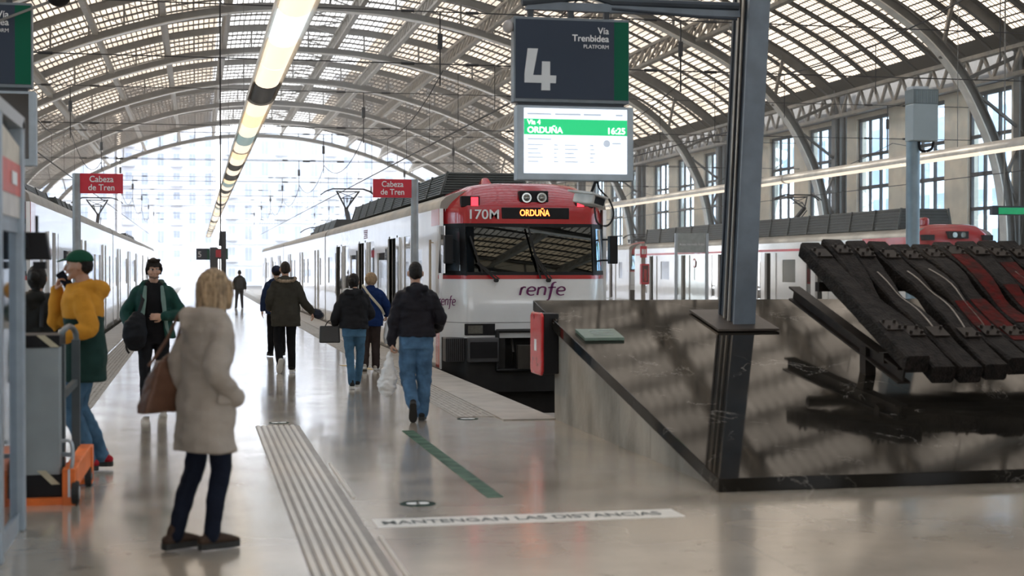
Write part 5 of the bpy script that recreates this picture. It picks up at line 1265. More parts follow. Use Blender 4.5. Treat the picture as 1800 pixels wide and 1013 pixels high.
BT = [(.80,.165,.115),(.88,.172,.125),(.95,.170,.122),(1.03,.155,.112),(1.12,.148,.106),(1.22,.160,.112),(1.32,.172,.118),(1.38,.160,.108),(1.43,.125,.090),(1.49,.075,.066)]
def torso_at(z):
    for a, b in zip(BT[:-1], BT[1:]):
        if a[0] <= z <= b[0]: t = (z-a[0])/(b[0]-a[0]); return a[1]+(b[1]-a[1])*t, a[2]+(b[2]-a[2])*t
    return (BT[0][1], BT[0][2]) if z < BT[0][0] else (BT[-1][1], BT[-1][2])
class Fig:
    """a standing or walking figure 1.75 m tall facing +y; joints in metres"""
    def __init__(s, **k):
        s.hip = {-1: V(-.09,0,.92), 1: V(.09,0,.92)}; s.knee = {-1: V(-.10,.03,.50), 1: V(.10,.03,.50)}; s.ank = {-1: V(-.10,-.02,.09), 1: V(.10,-.02,.09)}
        s.toe = {-1: V(-.15,1,0), 1: V(.15,1,0)}
        s.sh = {-1: V(-.162,-.01,1.385), 1: V(.162,-.01,1.385)}; s.el = {-1: V(-.25,-.04,1.14), 1: V(.25,-.04,1.14)}; s.wr = {-1: V(-.27,.06,.90), 1: V(.27,.06,.90)}
        s.hd = {-1: V(0,.1,-1), 1: V(0,.1,-1)}; s.palm = {-1: V(1,0,0), 1: V(-1,0,0)}; s.curl = {-1: .5, 1: .5}
        s.lean = V(0,0,0); s.head = (0,0); s.wide = 1.0; s.lift = {-1: 0, 1: 0}
        for a, b in k.items():
            if isinstance(b, dict) and isinstance(getattr(s, a), dict): getattr(s, a).update({i: (Vector(v) if isinstance(v, tuple) else v) for i, v in b.items()})
            else: setattr(s, a, b)
        s.lean = Vector(s.lean)
    def c(s, z): return s.lean * max(0, (z-.95)/.5)
    def off(s, p): return p + s.c(p.z)
    def headR(s): return Matrix.Rotation(s.head[0], 3, 'Z') @ Matrix.Rotation(s.head[1], 3, 'X')
    def hc(s): return V(0,.015,1.635) + s.c(1.6)
    def hp(s, p): return s.hc() + s.headR() @ Vector(p)
    def leg(s, mb, side, r, ankle_z=None, seg=14):
        h, k, a = s.hip[side], s.knee[side], s.ank[side]
        pts = catmull([tuple(h+V(0,0,.03)), tuple(h.lerp(k,.45)), tuple(k), tuple(k.lerp(a,.4)+V(0,-.012,0)), tuple(a)], 4)
        rr = catmull([(r[0],),(r[1],),(r[2],),(r[3],),(r[4],)], 4)
        mb.tube(pts, [q[0] for q in rr], seg, ref=(1,0,0), round_=True)
    def arm(s, mb, side, r, end=1.0, seg=12, puff=0):
        a, e, w_ = s.off(s.sh[side]), s.off(s.el[side]), s.off(s.wr[side])
        w2 = e.lerp(w_, end); inn = a + V(-side*.06, 0, .015)
        pts = catmull([tuple(inn), tuple(a), tuple(a.lerp(e,.5)), tuple(e), tuple(e.lerp(w2,.5)), tuple(w2)], 4)
        rr = catmull([(r[0]*.70,),(r[0]*.88,),(r[1],),(r[2],),(r[3],),(r[4],)], 4)
        mb.tube(pts, [q[0] for q in rr], seg, ref=(0,1,0), round_=True)
    def torso(s, mb, z0, z1, add=0.0, hem=0.0, front=0.0, top=None):
        zs = [z0 + (z1-z0)*i/12 for i in range(13)]; n = 24; o = len(mb.v)
        for z in zs:
            rx, ry = torso_at(z); f = max(0, (1.05-z))/.5
            rx = (rx*s.wide+add+hem*f); ry = (ry+add+hem*f*.8+front); c_ = s.c(z)
            for k in range(n):
                a = 2*math.pi*k/n; ca, sa = math.cos(a), math.sin(a); e = .85
                mb.v.append((c_.x+rx*math.copysign(abs(ca)**e, ca), c_.y-.005+ry*math.copysign(abs(sa)**e, sa), z+c_.z))
        for i in range(12):
            for k in range(n): k2=(k+1)%n; mb.f.append((o+i*n+k,o+i*n+k2,o+(i+1)*n+k2,o+(i+1)*n+k))
        mb.f.append(tuple(o+k for k in reversed(range(n)))); mb.f.append(tuple(o+12*n+k for k in range(n)))
    def hand(s, mb, side):
        w_ = s.off(s.wr[side]); d = s.hd[side].normalized(); pn = s.palm[side]; pn = (pn - d*pn.dot(d)).normalized(); lat = d.cross(pn)
        # lat points to the thumb side
        if side > 0: lat = -lat
        cu = s.curl[side]
        mb.tube([w_-d*.03, w_+d*.02, w_+d*.055, w_+d*.092], [(.027,.021),(.033,.019),(.042,.017),(.040,.014)], 12, ref=tuple(lat), round_=True)
        for i, (u, L) in enumerate(((.030,.070),(.010,.078),(-.010,.072),(-.030,.056))):
            p = w_ + d*.088 + lat*u; q = p; pts = [p-d*.012, p]; ang_ = cu*.35
            for j, f in enumerate((.42,.32,.26)):
                ang_ += cu*(.55 if j else .25); dd = (d*math.cos(ang_) + pn*math.sin(ang_) + lat*u*.8).normalized(); q = q + dd*L*f; pts.append(q)
            mb.tube(pts, [.0095,.0092,.0088,.0082,.0068], 8, ref=tuple(lat), round_=True)
        p = w_ + d*.022 + lat*.026; q1 = p + (d*.5+lat*.62+pn*.35).normalized()*.036; q2 = q1 + (d*.8+lat*.25+pn*(.35+cu*.3)).normalized()*.030; q3 = q2 + (d*.9+pn*(.3+cu*.4)).normalized()*.024
        mb.tube([p, q1, q2, q3], [.0125,.0115,.0100,.0078], 8, ref=tuple(pn), round_=True)
    def headmesh(s, mb):
        R = s.headR(); hc = s.hc()
        mb.tube([tuple(V(0,-.03,1.44)+s.c(1.44)), tuple(V(0,-.018,1.50)+s.c(1.5)), tuple(s.hp((0,-.012,-.055)))], [(.066,.062),(.056,.056),(.052,.055)], 16, round_=True)
        def fn(d):
            k = 1.0
            if d.z < -.1: k -= .10*(-d.z-.1)*(1 if d.y < .3 else .2)
            return k
        mb.ellipsoid(hc, (.074,.093,.112), R, 22, 16, fn)
        P = s.hp
        mb.tube([P((0,.012,-.02)), P((0,.040,-.062)), P((0,.072,-.094))], [(.060,.045),(.052,.036),(.028,.018)], 14, ref=tuple(R @ V(1,0,0)), round_=True)   # jaw
        mb.tube([P((0,.086,.022)), P((0,.103,-.005)), P((0,.112,-.026)), P((0,.094,-.034))], [.0095,.011,.0155,.010], 8, ref=tuple(R @ V(1,0,0)), round_=True)   # nose
        mb.tube([P((-.028,.088,-.056)), P((0,.099,-.056)), P((.028,.088,-.056))], [.005,.0085,.005], 8, ref=(0,0,1), round_=True)       # lips
        for e in (-1,1):
            mb.tube([P((e*.048,.070,.030)), P((e*.028,.088,.034)), P((e*.010,.090,.030))], [.006,.0078,.006], 6, ref=(0,0,1), round_=True)  # brow
            mb.ellipsoid(P((e*.080,-.008,-.004)), (.013,.021,.033), R @ Matrix.Rotation(-.5*e,3,'Z'), 10, 8)
            mb.tube([P((e*.058,.052,-.02)), P((e*.04,.074,-.03))], [.018,.015], 8, round_=True)
    def build_body(s, root, skin, voxel=.0065, hands=(-1,1), face=True):
        mb = MB(); s.torso(mb, .88, 1.47, -.03)
        for e in (-1,1):
            s.leg(mb, e, (.078,.070,.050,.046,.034)); s.arm(mb, e, (.045,.040,.034,.032,.024))
            s.hand(mb, e)
            a = s.ank[e]; t_ = s.toe[e].normalized(); mb.tube([a-t_*.015+V(0,0,-.02), a+t_*.05+V(0,0,-.032), a+t_*.11+V(0,0,-.044)], [(.020,.018),(.022,.014),(.018,.009)], 10, ref=(1,0,0), round_=True)
        s.headmesh(mb)
        body = put(remeshed(mb, 'body', voxel, 2), 'body', skin, root)
        if face:
            R = s.headR()
            for e in (-1,1):
                m = MB(); m.ellipsoid(s.hp((e*.030,.083,.013)), (.0135,.0075,.0075), R, 12, 8); o = put(m.mesh('eye'), 'eye', EYEW, root)
                m = MB(); m.ellipsoid(s.hp((e*.030,.0895,.013)), (.0055,.003,.0055), R, 10, 6); put(m.mesh('iris'), 'iris', IRIS, o)
        return body
    def hair(s, root, m_, style='short', voxel=.007):
        R = s.headR(); mb = MB()
        if style in ('short', 'medium'):
            g = .012 if style == 'short' else .02
            def fn(d):
                face = d.y > .35 and d.z < .72
                low = d.z < -.42 or (d.z < -.15 and d.y > -.1) or (abs(d.x) > .84 and d.z < .22 and d.y > -.38)
                return .90 if (face or low) else 1.0
            mb.ellipsoid(s.hp((0,-.008,.012)), (.072+g*.7,.093+g,.112+g*.8), R, 30, 22, fn)
            if style == 'medium':
                for e in (-1,1): mb.tube([s.hp((e*.070,.045,.06)), s.hp((e*.083,.02,.01)), s.hp((e*.078,0,-.045))], [(.016,.03),(.017,.03),(.010,.02)], 8, ref=(1,0,0), round_=True)
                mb.tube([s.hp((-.05,.06,.115)), s.hp((0,.078,.112)), s.hp((.06,.055,.105))], [.02,.018,.02], 8, ref=(0,0,1), round_=True)
                mb.tube([s.hp((0,-.085,0)), s.hp((0,-.085,-.07))], [(.06,.03),(.045,.02)], 10, round_=True)
        if style == 'bob':
            mb.ellipsoid(s.hp((0,-.012,.022)), (.098,.112,.118), R, 30, 20)
            pts = [(0,-.018,.03),(0,-.026,-.04),(0,-.032,-.11),(0,-.036,-.165)]
            mb.tube([s.hp(p) for p in pts], [(.100,.108),(.106,.098),(.108,.088),(.088,.068)], 22, ref=tuple(R @ V(1,0,0)), round_=True)
            for e in (-1,1): mb.tube([s.hp((e*.075,.05,.04)), s.hp((e*.088,.045,-.04)), s.hp((e*.082,.04,-.115))], [(.026,.03),(.025,.03),(.014,.018)], 10, round_=True)
        if style == 'curly':
            mb.ellipsoid(s.hp((0,-.015,.015)), (.110,.118,.122), R, 26, 18, lambda d: .80 if (d.y > .5 and d.z < .4) else 1+.03*math.sin(d.x*22)*math.cos(d.z*21+d.y*17))
        if style == 'bun':
            mb.ellipsoid(s.hp((0,-.008,.01)), (.088,.104,.122), R, 26, 18, lambda d: .88 if (d.y > .4 and d.z < .5) else 1.0)
            mb.ellipsoid(s.hp((0,-.10,.02)), (.045,.045,.05), R, 14, 10); mb.tube([s.hp((0,-.05,-.05)), s.hp((0,-.06,-.10))], [(.05,.045),(.045,.03)], 12, round_=True)
        return put(remeshed(mb, 'hair', voxel, 2, .0035, 26), 'hair', m_, root)
    def trousers(s, root, m_, r=(.098,.090,.072,.066,.058), voxel=.011, wrinkle=.006, nm='trousers', top=1.02):
        mb = MB(); s.torso(mb, .80, top, .008)
        for e in (-1,1):
            s.leg(mb, e, r)
        return put(remeshed(mb, nm, voxel, 2, wrinkle, 9, 3), nm, m_, root)
    def jacket(s, root, m_, z0=.86, add=.035, hem=.0, sleeve=(.078,.070,.064,.056,.045), send=.97, hood=0, voxel=.011, wrinkle=.010, nm='jacket', collar=-.01, z1=1.49, wsc=7):
        mb = MB(); s.torso(mb, z0, z1, add, hem)
        for e in (-1,1): s.arm(mb, e, sleeve, send)
        mb.tube([tuple(V(0,-.02,1.43)+s.c(1.43)), tuple(V(0,-.018,1.50)+s.c(1.5)), tuple(V(0,-.015,1.53+collar)+s.c(1.53))], [(.13,.10),(.082,.078),(.072,.074)], 18)
        if hood:
            mb.tube([tuple(V(-.12,-.01,1.47)+s.c(1.47)), tuple(V(-.10,-.10,1.47)+s.c(1.47)), tuple(V(0,-.15,1.44)+s.c(1.47)), tuple(V(.10,-.10,1.47)+s.c(1.47)), tuple(V(.12,-.01,1.47)+s.c(1.47))], [.035*hood,.05*hood,.065*hood,.05*hood,.035*hood], 12, ref=(0,0,1), round_=True)
            mb.tube([tuple(V(0,-.12,1.47)+s.c(1.47)), tuple(V(0,-.135,1.38)+s.c(1.4)), tuple(V(0,-.12,1.30)+s.c(1.3))], [(.11*hood,.05),(.09*hood,.045),(.03,.03)], 14, round_=True)
        return put(remeshed(mb, nm, voxel, 2, wrinkle, wsc, len(m_.name)), nm, m_, root)
    def shoes(s, root, m_, sole, skinny=1.0, nm='shoe'):
        for e in (-1,1):
            a = s.ank[e]; t_ = s.toe[e].normalized(); up = V(0,0,1) if abs(t_.z) < .3 else (V(0,1,0)*-(-1 if t_.z<0 else 1)*-1)
            if abs(t_.z) >= .3: up = V(0,0,1)
            lat = t_.cross(up).normalized(); up2 = lat.cross(t_).normalized()
            heel = a - t_*.055 - up2*.045
            mb = MB(); P = lambda f, u: heel + t_*f + up2*u
            mb.tube([P(-.005,.022), P(.05,.032), P(.12,.028), P(.19,.018), P(.235,.010)], [(.036*skinny,.034),(.040*skinny,.040),(.046*skinny,.036),(.046*skinny,.024),(.030*skinny,.014)], 14, ref=tuple(lat), round_=True)
            mb.tube([P(.045,.04), P(.05,.085)], [(.042*skinny,.048),(.040,.044)], 12, ref=tuple(lat), round_=True)
            sh = put(remeshed(mb, nm, .007, 2), nm, m_, root)
            mb = MB(); n = 14; o = []
            out = [(-.035,.0),(-.03,.028),(0,.038),(.06,.036),(.13,.046),(.19,.046),(.235,.030),(.255,.0)]
            ring = out + [(f,-u) for f,u in reversed(out[1:-1])]
            vs = [P(f,-.034)+lat*u*skinny for f,u in ring] + [P(f,.004)+lat*u*1.0*skinny for f,u in ring]; n = len(ring)
            mb.add(vs, [tuple(range(n)), tuple(reversed(range(n,2*n)))]+[(i,(i+1)%n,(i+1)%n+n,i+n) for i in range(n)])
            put(mb.mesh('sole'), 'sole', sole, sh)
BSOLE = mat('dark_sole', (0.02,0.02,0.02), .7); WSOLE = mat('pale_sole', (0.6,0.6,0.58), .6)
def person(px, py_feet, rz, height, lab, c=None):
    x, y = PZ(px, py_feet)
    r = empty('person', (x, y, 0), rz, height/1.75); tag(r, lab, 'person'); return r
def world(root, p): return root.matrix_basis @ Vector(p)
def thing_at(root, name, lab, cat):
    r = empty(name, root.location, root.rotation_euler.z, root.scale.x); W[r.name] = Vector((0,0,0)); tag(r, lab, cat); return r
R90 = math.pi/2
# 1. blonde woman in the foreground, seen from behind, turned to the right
w1 = person(361, 966, math.radians(-58), 1.68, 'blonde woman in pale beige coat and navy trousers standing with her back turned, nearest')
f = Fig(knee={-1: (-.10,-.02,.50), 1: (.08,.06,.50)}, ank={-1: (-.09,-.17,.09), 1: (.08,-.01,.09)}, toe={-1:(-.05,1,0),1:(.1,1,0)},
        el={-1:(-.22,-.08,1.14), 1:(.25,-.10,1.13)}, wr={-1:(-.22,.03,.96), 1:(.19,.10,.96)}, hd={1:(-.7,.2,-.6),-1:(.1,.6,-.6)}, curl={-1:1.0,1:.6}, head=(.18,-.0), lean=(0,.04,0), hip={-1:V(-.09,.02,.92),1:V(.09,.02,.92)})
f.build_body(w1, SKIN); f.hair(w1, hair_mat('blonde_hair', (0.33,0.235,0.145), .55), 'bob', .006)
COAT = cloth('beige_coat', (0.36,0.315,0.275), .05)
f.jacket(w1, COAT, z0=.62, add=.026, hem=.045, hood=1.2, wrinkle=.015, nm='coat', collar=.02, sleeve=(.078,.074,.070,.068,.056), wsc=5.5)
m = MB(); hp0 = V(.235,.03,.93)
m.tube([V(.215,-.04,.96),V(.222,.03,.955),V(.20,.10,.95)],[(.012,.03)]*3,8,ref=(1,0,0),round_=True); put(m.mesh('pocket_flap'),'pocket_flap',COAT,w1)
f.trousers(w1, cloth('navy_trousers', (0.008,0.011,0.022)), r=(.085,.078,.066,.060,.052), top=.98)
f.shoes(w1, cloth('brown_suede', (0.055,0.036,0.027)), BSOLE)
b = thing_at(w1, 'handbag', 'large brown leather tote bag hanging from the shoulder of the woman in beige coat', 'handbag')
LEA = mat('brown_leather', (0.13,0.062,0.038), .45, 0, .2, 6, .2, 30)
m = MB(); Xb = -.30
rows = [(1.18,-.09,.08,.03),(1.10,-.09,.11,.05),(1.0,-.10,.14,.065),(.90,-.11,.17,.065),(.85,-.115,.175,.055)]; vs = []
for z,yc_,hy_,hx_ in rows: vs += [(Xb-hx_,yc_-hy_,z),(Xb+hx_,yc_-hy_,z),(Xb+hx_,yc_+hy_,z),(Xb-hx_,yc_+hy_,z)]
m.add(vs, [(0,1,2,3),(19,18,17,16)]+[(i*4+q,(i+1)*4+q,(i+1)*4+(q+1)%4,i*4+(q+1)%4) for i in range(4) for q in range(4)])
put(remeshed(m,'bag_body',.010,3,.008,8,2),'bag_body',LEA,b)
m = MB()
for dy in (-.06,.02): m.tube(catmull([tuple(V(Xb,-.14+dy*1.5,1.15)),tuple(V(Xb+.05,-.08+dy,1.30)),tuple(V(-.20,-.03+dy*.4,1.49)),tuple(V(-.235,.03,1.40)),tuple(V(Xb+.03,.0+dy*.6,1.27)),tuple(V(Xb,-.08+dy*1.5,1.15))],5),[(.004,.012)]*26,6,ref=(1,0,0))
put(m.mesh('strap'),'strap',LEA,b)
# 2. man facing the camera, green open jacket
m1 = person(270, 728, math.radians(182), 1.80, 'dark haired man in open green jacket and black clothes walking towards the viewer')
f = Fig(knee={1:(.10,.14,.53), -1:(-.09,.05,.50)}, ank={1:(.09,.22,.10), -1:(-.09,-.16,.12)}, toe={-1:(-.1,1,-.25),1:(.1,1,.1)},
        el={1:(.30,-.06,1.15), -1:(-.30,-.02,1.13)}, wr={1:(.16,.20,1.10), -1:(-.10,.20,1.11)}, hd={-1:(1,.15,.0),1:(-.5,.4,-.8)}, palm={-1:(0,-1,0),1:(0,-1,0)}, curl={-1:.7,1:1.1}, head=(.12,-.08))
f.wr[1] = V(.24,.14,.95); f.hd[1] = V(-.1,.5,-1)
f.build_body(m1, SKIN, .006); f.hair(m1, hair_mat('near_black_hair', (0.018,0.013,0.010)), 'medium', .006)
m = MB()
m.tube([f.hp((-.045,.075,-.075)), f.hp((0,.098,-.086)), f.hp((.045,.075,-.075))],[.010,.012,.010],8,ref=(0,0,1),round_=True)
put(remeshed(m,'beard',.004,1),'beard',mat('stubble',(0.12,0.075,0.055),.8),m1)
m = MB()
for e in (-1,1): m.tube([f.hp((e*.048,.083,.036)), f.hp((e*.030,.0955,.041)), f.hp((e*.012,.095,.037))],[.002,.003,.0025],6,ref=(0,0,1))
put(m.mesh('eyebrows'),'eyebrows',hair_mat('near_black_hair',(0.018,0.013,0.010)),m1)
f.jacket(m1, cloth('black_tshirt', (0.010,0.010,0.012)), z0=.90, add=.014, sleeve=(.06,.055,.05,.04,.03), send=.2, nm='tshirt', collar=-.035, wrinkle=.006)
GJ = cloth('dark_green_jacket', (0.008,0.045,0.036), .2, .6)
mb = MB()
n = 20; 
for e in (-1,1): f.arm(mb, e, (.085,.08,.075,.066,.052), .95)
for e in (-1,1):
    rows = []
    for z in [.86+.05*i for i in range(13)]:
        rx, ry = torso_at(min(z,1.46)); rx += .045+max(0,1.1-z)*.12; ry += .05+max(0,1.1-z)*.1
        P_ = []
        for k in range(12):
            a = math.radians(-90 + k*13.5); P_.append(V(e*rx*math.cos(a), -.005+ry*math.sin(a), z))
        rows.append(P_)
    o = len(mb.v); th = .022
    for P_ in rows:
        for p in P_: mb.v.append(tuple(p))
    for P_ in rows:
        for p in P_: mb.v.append(tuple(V(p.x*(1-th*5), p.y*(1-th*5), p.z)))
    nr, nc = len(rows), 12; N0 = nr*nc
    q = lambda i,j,l=0: o+l*N0+i*nc+j
    for i in range(nr-1):
        for j in range(nc-1): mb.f.append((q(i,j),q(i,j+1),q(i+1,j+1),q(i+1,j))); mb.f.append((q(i,j,1),q(i+1,j,1),q(i+1,j+1,1),q(i,j+1,1)))
    for i in range(nr-1): mb.f.append((q(i,0),q(i+1,0),q(i+1,0,1),q(i,0,1))); mb.f.append((q(i,nc-1),q(i,nc-1,1),q(i+1,nc-1,1),q(i+1,nc-1)))
    for j in range(nc-1): mb.f.append((q(0,j),q(0,j,1),q(0,j+1,1),q(0,j+1))); mb.f.append((q(nr-1,j),q(nr-1,j+1),q(nr-1,j+1,1),q(nr-1,j,1)))
mb.tube([V(-.12,.03,1.47),V(-.09,-.09,1.49),V(0,-.13,1.49),V(.09,-.09,1.49),V(.12,.03,1.47)],[.03,.04,.045,.04,.03],10,ref=(0,0,1),round_=True)
put(remeshed(mb,'jacket',.011,2,.009,6,5),'jacket',GJ,m1)
m = MB()
for e in (-1,1): m.tube([V(e*.155,.135,.90),V(e*.125,.155,1.1),V(e*.105,.145,1.3),V(e*.09,.10,1.45)],[(.02,.012),(.025,.012),(.03,.012),(.02,.012)],8,ref=(1,0,0),round_=True)
put(remeshed(m,'lapel_lining',.008,1),'lapel_lining',cloth('pale_green_lining',(0.16,0.24,0.22)),m1)
f.trousers(m1, cloth('black_trousers', (0.009,0.009,0.011)), r=(.095,.085,.066,.062,.054))
f.shoes(m1, cloth('grey_sneaker', (0.16,0.155,0.15),.4), WSOLE)
b = thing_at(m1, 'backpack', 'black backpack carried on the front by the man in green jacket', 'backpack')
m = MB(); m.tube([V(.17,.20,1.12),V(.20,.23,1.02),V(.21,.24,.90),V(.20,.22,.80)],[(.08,.05),(.13,.09),(.14,.10),(.11,.07)],16,round_=True)
put(remeshed(m,'bag_body',.011,2,.012,8,4),'bag_body',cloth('black_nylon',(0.008,0.009,0.012),.2,.6),b)
m = MB(); m.tube(catmull([(.24,.14,.95),(.29,.14,.86),(.30,.14,.76),(.27,.15,.70)],4),[(.012,.005)]*13,6); m.tube([V(.17,.18,1.14),V(.12,.16,1.3),V(.14,.02,1.48)],[(.02,.006)]*3,8); put(m.mesh('strap'),'strap',BLACK,b)
# 3. worker in green cap with phone, turned to the left
m2 = person(148, 828, math.radians(86), 1.84, 'worker in green cap and yellow and dark green jacket talking on a phone')
f = Fig(knee={1:(.09,.06,.50), -1:(-.09,.09,.50)}, ank={1:(.09,-.12,.10), -1:(-.09,-.03,.09)}, toe={-1:(-.12,1,0),1:(.2,1,0)},
        el={1:(.21,.24,1.17), -1:(-.27,-.09,1.15)}, wr={1:(.10,.21,1.44), -1:(-.30,.12,1.07)}, hd={1:(-.30,-.28,1.0), -1:(.1,1,-.1)}, palm={1:(-.2,-1,0),-1:(0,0,-1)}, curl={1:1.1,-1:1.1}, head=(.0,.0), lean=(0,.02,0), wide=1.05)
f.build_body(m2, SKIN2, .006); f.hair(m2, hair_mat('black_hair', (0.012,0.010,0.009)), 'short', .006)
CAP = cloth('green_cap', (0.012,0.075,0.042))
def cap_(fig, root, m_, brim=True):
    R = fig.headR(); m = MB(); m.ellipsoid(fig.hp((0,-.008,.045)), (.093,.110,.088), R, 24, 14, lambda d: 1.0 if d.z > -.15 else .8)
    m2_ = MB(); m2_.tube([fig.hp((0,.07,.052)), fig.hp((0,.12,.050)), fig.hp((0,.165,.036))], [(.075,.009),(.070,.009),(.045,.006)], 14, ref=tuple(R@V(1,0,0)), round_=True)
    o = put(remeshed(m,'cap',.007,2),'cap',m_,root)
    if brim: put(remeshed(m2_,'cap_brim',.005,1),'cap_brim',m_,o)
cap_(f, m2, CAP)
YEL = cloth('ochre_jacket', (0.52,0.235,0.028), .1)
f.jacket(m2, YEL, z0=1.22, add=.048, hood=1.15, sleeve=(.086,.080,.072,.066,.052), nm='jacket', wrinkle=.010)
mb = MB(); f.torso(mb, .72, 1.24, .046, .015)
put(remeshed(mb,'jacket_lower',.011,2,.009,6,2),'jacket_lower',cloth('dark_green_lower',(0.012,0.035,0.030)),m2)
m = MB(); m.tube([V(.02,.19,1.24),V(-.06,.205,1.27),V(-.13,.19,1.30)],[(.05,.01)]*3,8); 
f.trousers(m2, cloth('blue_jeans', (0.055,0.115,0.185), .3), r=(.105,.095,.078,.074,.064), wrinkle=.009)
f.shoes(m2, cloth('red_sneaker', (0.30,0.015,0.025)), BSOLE)
b = thing_at(m2, 'mobile_phone', 'dark mobile phone held to the ear of the worker in green cap', 'phone')
m = MB(); ctr = f.off(f.wr[1]) + f.hd[1].normalized()*.09 + V(-.03,-.05,.0)
ax = Matrix.Rotation(math.radians(-35),3,'X'); 
pp = [tuple(ctr+ax@V(a*.006,b_*.036,c_*.075)) for c_ in (-1,1) for a,b_ in ((-1,-1),(1,-1),(1,1),(-1,1))]
m.hexa(pp); put(m.mesh('case'),'case',BLACK,b); 
m = MB(); pp = [tuple(ctr+V(-.007,0,0)+ax@V(a*.0015,b_*.032,c_*.068)) for c_ in (-1,1) for a,b_ in ((-1,-1),(1,-1),(1,1),(-1,1))]; m.hexa(pp); put(m.mesh('screen'),'screen',mat('phone_screen',(0.01,0.012,0.02),.1),b)
# 4. person in black behind the trolley
p4 = person(72, 880, math.radians(-20), 1.72, 'dark haired person in black jacket half hidden behind the trolley and booth')
p4.location = (*PC(64, 500, 13.3)[:2], 0)
f = Fig(el={1:(.30,.05,1.16),-1:(-.26,.0,1.14)}, wr={1:(.20,.20,1.06),-1:(-.2,.15,1.0)}, hd={1:(-.5,.8,-.2),-1:(.2,.8,-.3)}, head=(.2,0))
f.build_body(p4, SKIN2, .010, face=False); f.hair(p4, hair_mat('black_hair',(0.012,0.010,0.009)), 'bun', .009)
f.jacket(p4, cloth('black_jacket', (0.014,0.015,0.014), .2, .6), z0=.80, add=.045, hood=.9, sleeve=(.085,.08,.072,.064,.05))
f.trousers(p4, cloth('black_trousers',(0.009,0.009,0.011))); f.shoes(p4, cloth('black_shoe',(0.012,0.012,0.012)), BSOLE)
m = MB(); m.tube(catmull([(.13,.10,1.12),(.14,.15,1.3),(.12,.03,1.50),(.12,-.12,1.42),(.13,-.17,1.2)],4),[(.022,.006)]*17,8,ref=(1,0,0)); put(m.mesh('strap'),'strap',BLACK,p4)
# 5. man in olive parka walking away
m5 = person(502, 656, math.radians(2), 1.80, 'man in dark olive hooded parka walking away along the bright platform')
f = Fig(knee={-1:(-.12,.02,.50), 1:(.09,.05,.50)}, ank={-1:(-.11,-.16,.20), 1:(.10,.05,.09)}, toe={-1:(-.1,.55,-.75),1:(.2,1,0)},
        el={-1:(-.26,-.04,1.15), 1:(.27,-.08,1.14)}, wr={-1:(-.24,.12,1.02), 1:(.42,.05,.96)}, hd={1:(.25,.2,-1),-1:(.3,.7,-.3)}, curl={1:.8,-1:.5}, lean=(0,.04,0), wide=1.08)
f.build_body(m5, SKIN, .009, face=False); f.hair(m5, hair_mat('dark_brown_hair',(0.03,0.022,0.018)), 'short', .008)
f.jacket(m5, cloth('olive_parka', (0.045,0.042,0.034), .15), z0=.74, add=.048, hem=.012, hood=.95, sleeve=(.086,.080,.072,.064,.056), nm='parka', wrinkle=.012)
mb = MB(); mb.tube(catmull([(-.14,.0,1.50),(-.15,-.07,1.49),(-.10,-.15,1.46),(0,-.19,1.45),(.10,-.15,1.46),(.15,-.07,1.49),(.14,.0,1.50)],4),[.026]*25,10,ref=(0,0,1),round_=True)
mb.v = [tuple(Vector(v)+f.c(1.48)) for v in mb.v]
put(remeshed(mb,'fur_trim',.008,1,.010,45,2),'fur_trim',cloth('tan_fur',(0.32,0.25,0.18),.3,.95,.6,50),m5)
f.trousers(m5, cloth('black_trousers',(0.009,0.009,0.011)), r=(.095,.085,.072,.066,.060)); f.shoes(m5, cloth('black_shoe',(0.012,0.012,0.012)), WSOLE)
b = thing_at(m5, 'folded_hat', 'dark furry hat held in the right hand of the man in olive parka', 'hat')
m = MB(); pw = f.off(f.wr[1])+V(.03,.03,-.03); m.ellipsoid(pw+V(.05,.0,-.0), (.11,.07,.07), Matrix.Rotation(.5,3,'Y'), 16, 10); put(remeshed(m,'crown',.009,1,.01,20),'crown',cloth('dark_blue_wool',(0.03,0.035,0.05)),b)
m = MB(); m.tube(catmull([tuple(pw+V(-.02,.05,.05)),tuple(pw+V(.08,.06,.06)),tuple(pw+V(.15,.0,-.02)),tuple(pw+V(.13,.0,-.08))],5),[.018]*16,8,round_=True); put(remeshed(m,'fur_edge',.007,1,.008,45),'fur_edge',cloth('grey_fur',(0.2,0.18,0.17),.3),b)
# 6. person in blue beyond him
p6 = person(486, 628, 0.05, 1.74, 'person in dark blue jacket and patterned cap half hidden by the man in parka')
f = Fig(knee={-1:(-.1,.1,.5)}, ank={-1:(-.1,.12,.10),1:(.1,-.15,.12)})
f.build_body(p6, SKIN, .012, face=False); f.hair(p6, hair_mat('black_hair',(0.012,0.010,0.009)), 'short', .010)
m = MB(); m.ellipsoid(f.hp((0,-.005,.04)), (.095,.112,.095), f.headR(), 20, 12); put(remeshed(m,'knit_cap',.010,1),'knit_cap',cloth('navy_knit',(0.02,0.025,0.05),.6),p6)
f.jacket(p6, cloth('blue_jacket',(0.02,0.035,0.085)), z0=.84, add=.045, hood=.8, voxel=.014); f.trousers(p6, cloth('black_trousers',(0.009,0.009,0.011)), voxel=.014); f.shoes(p6, cloth('black_shoe',(0.012,0.012,0.012)), BSOLE)
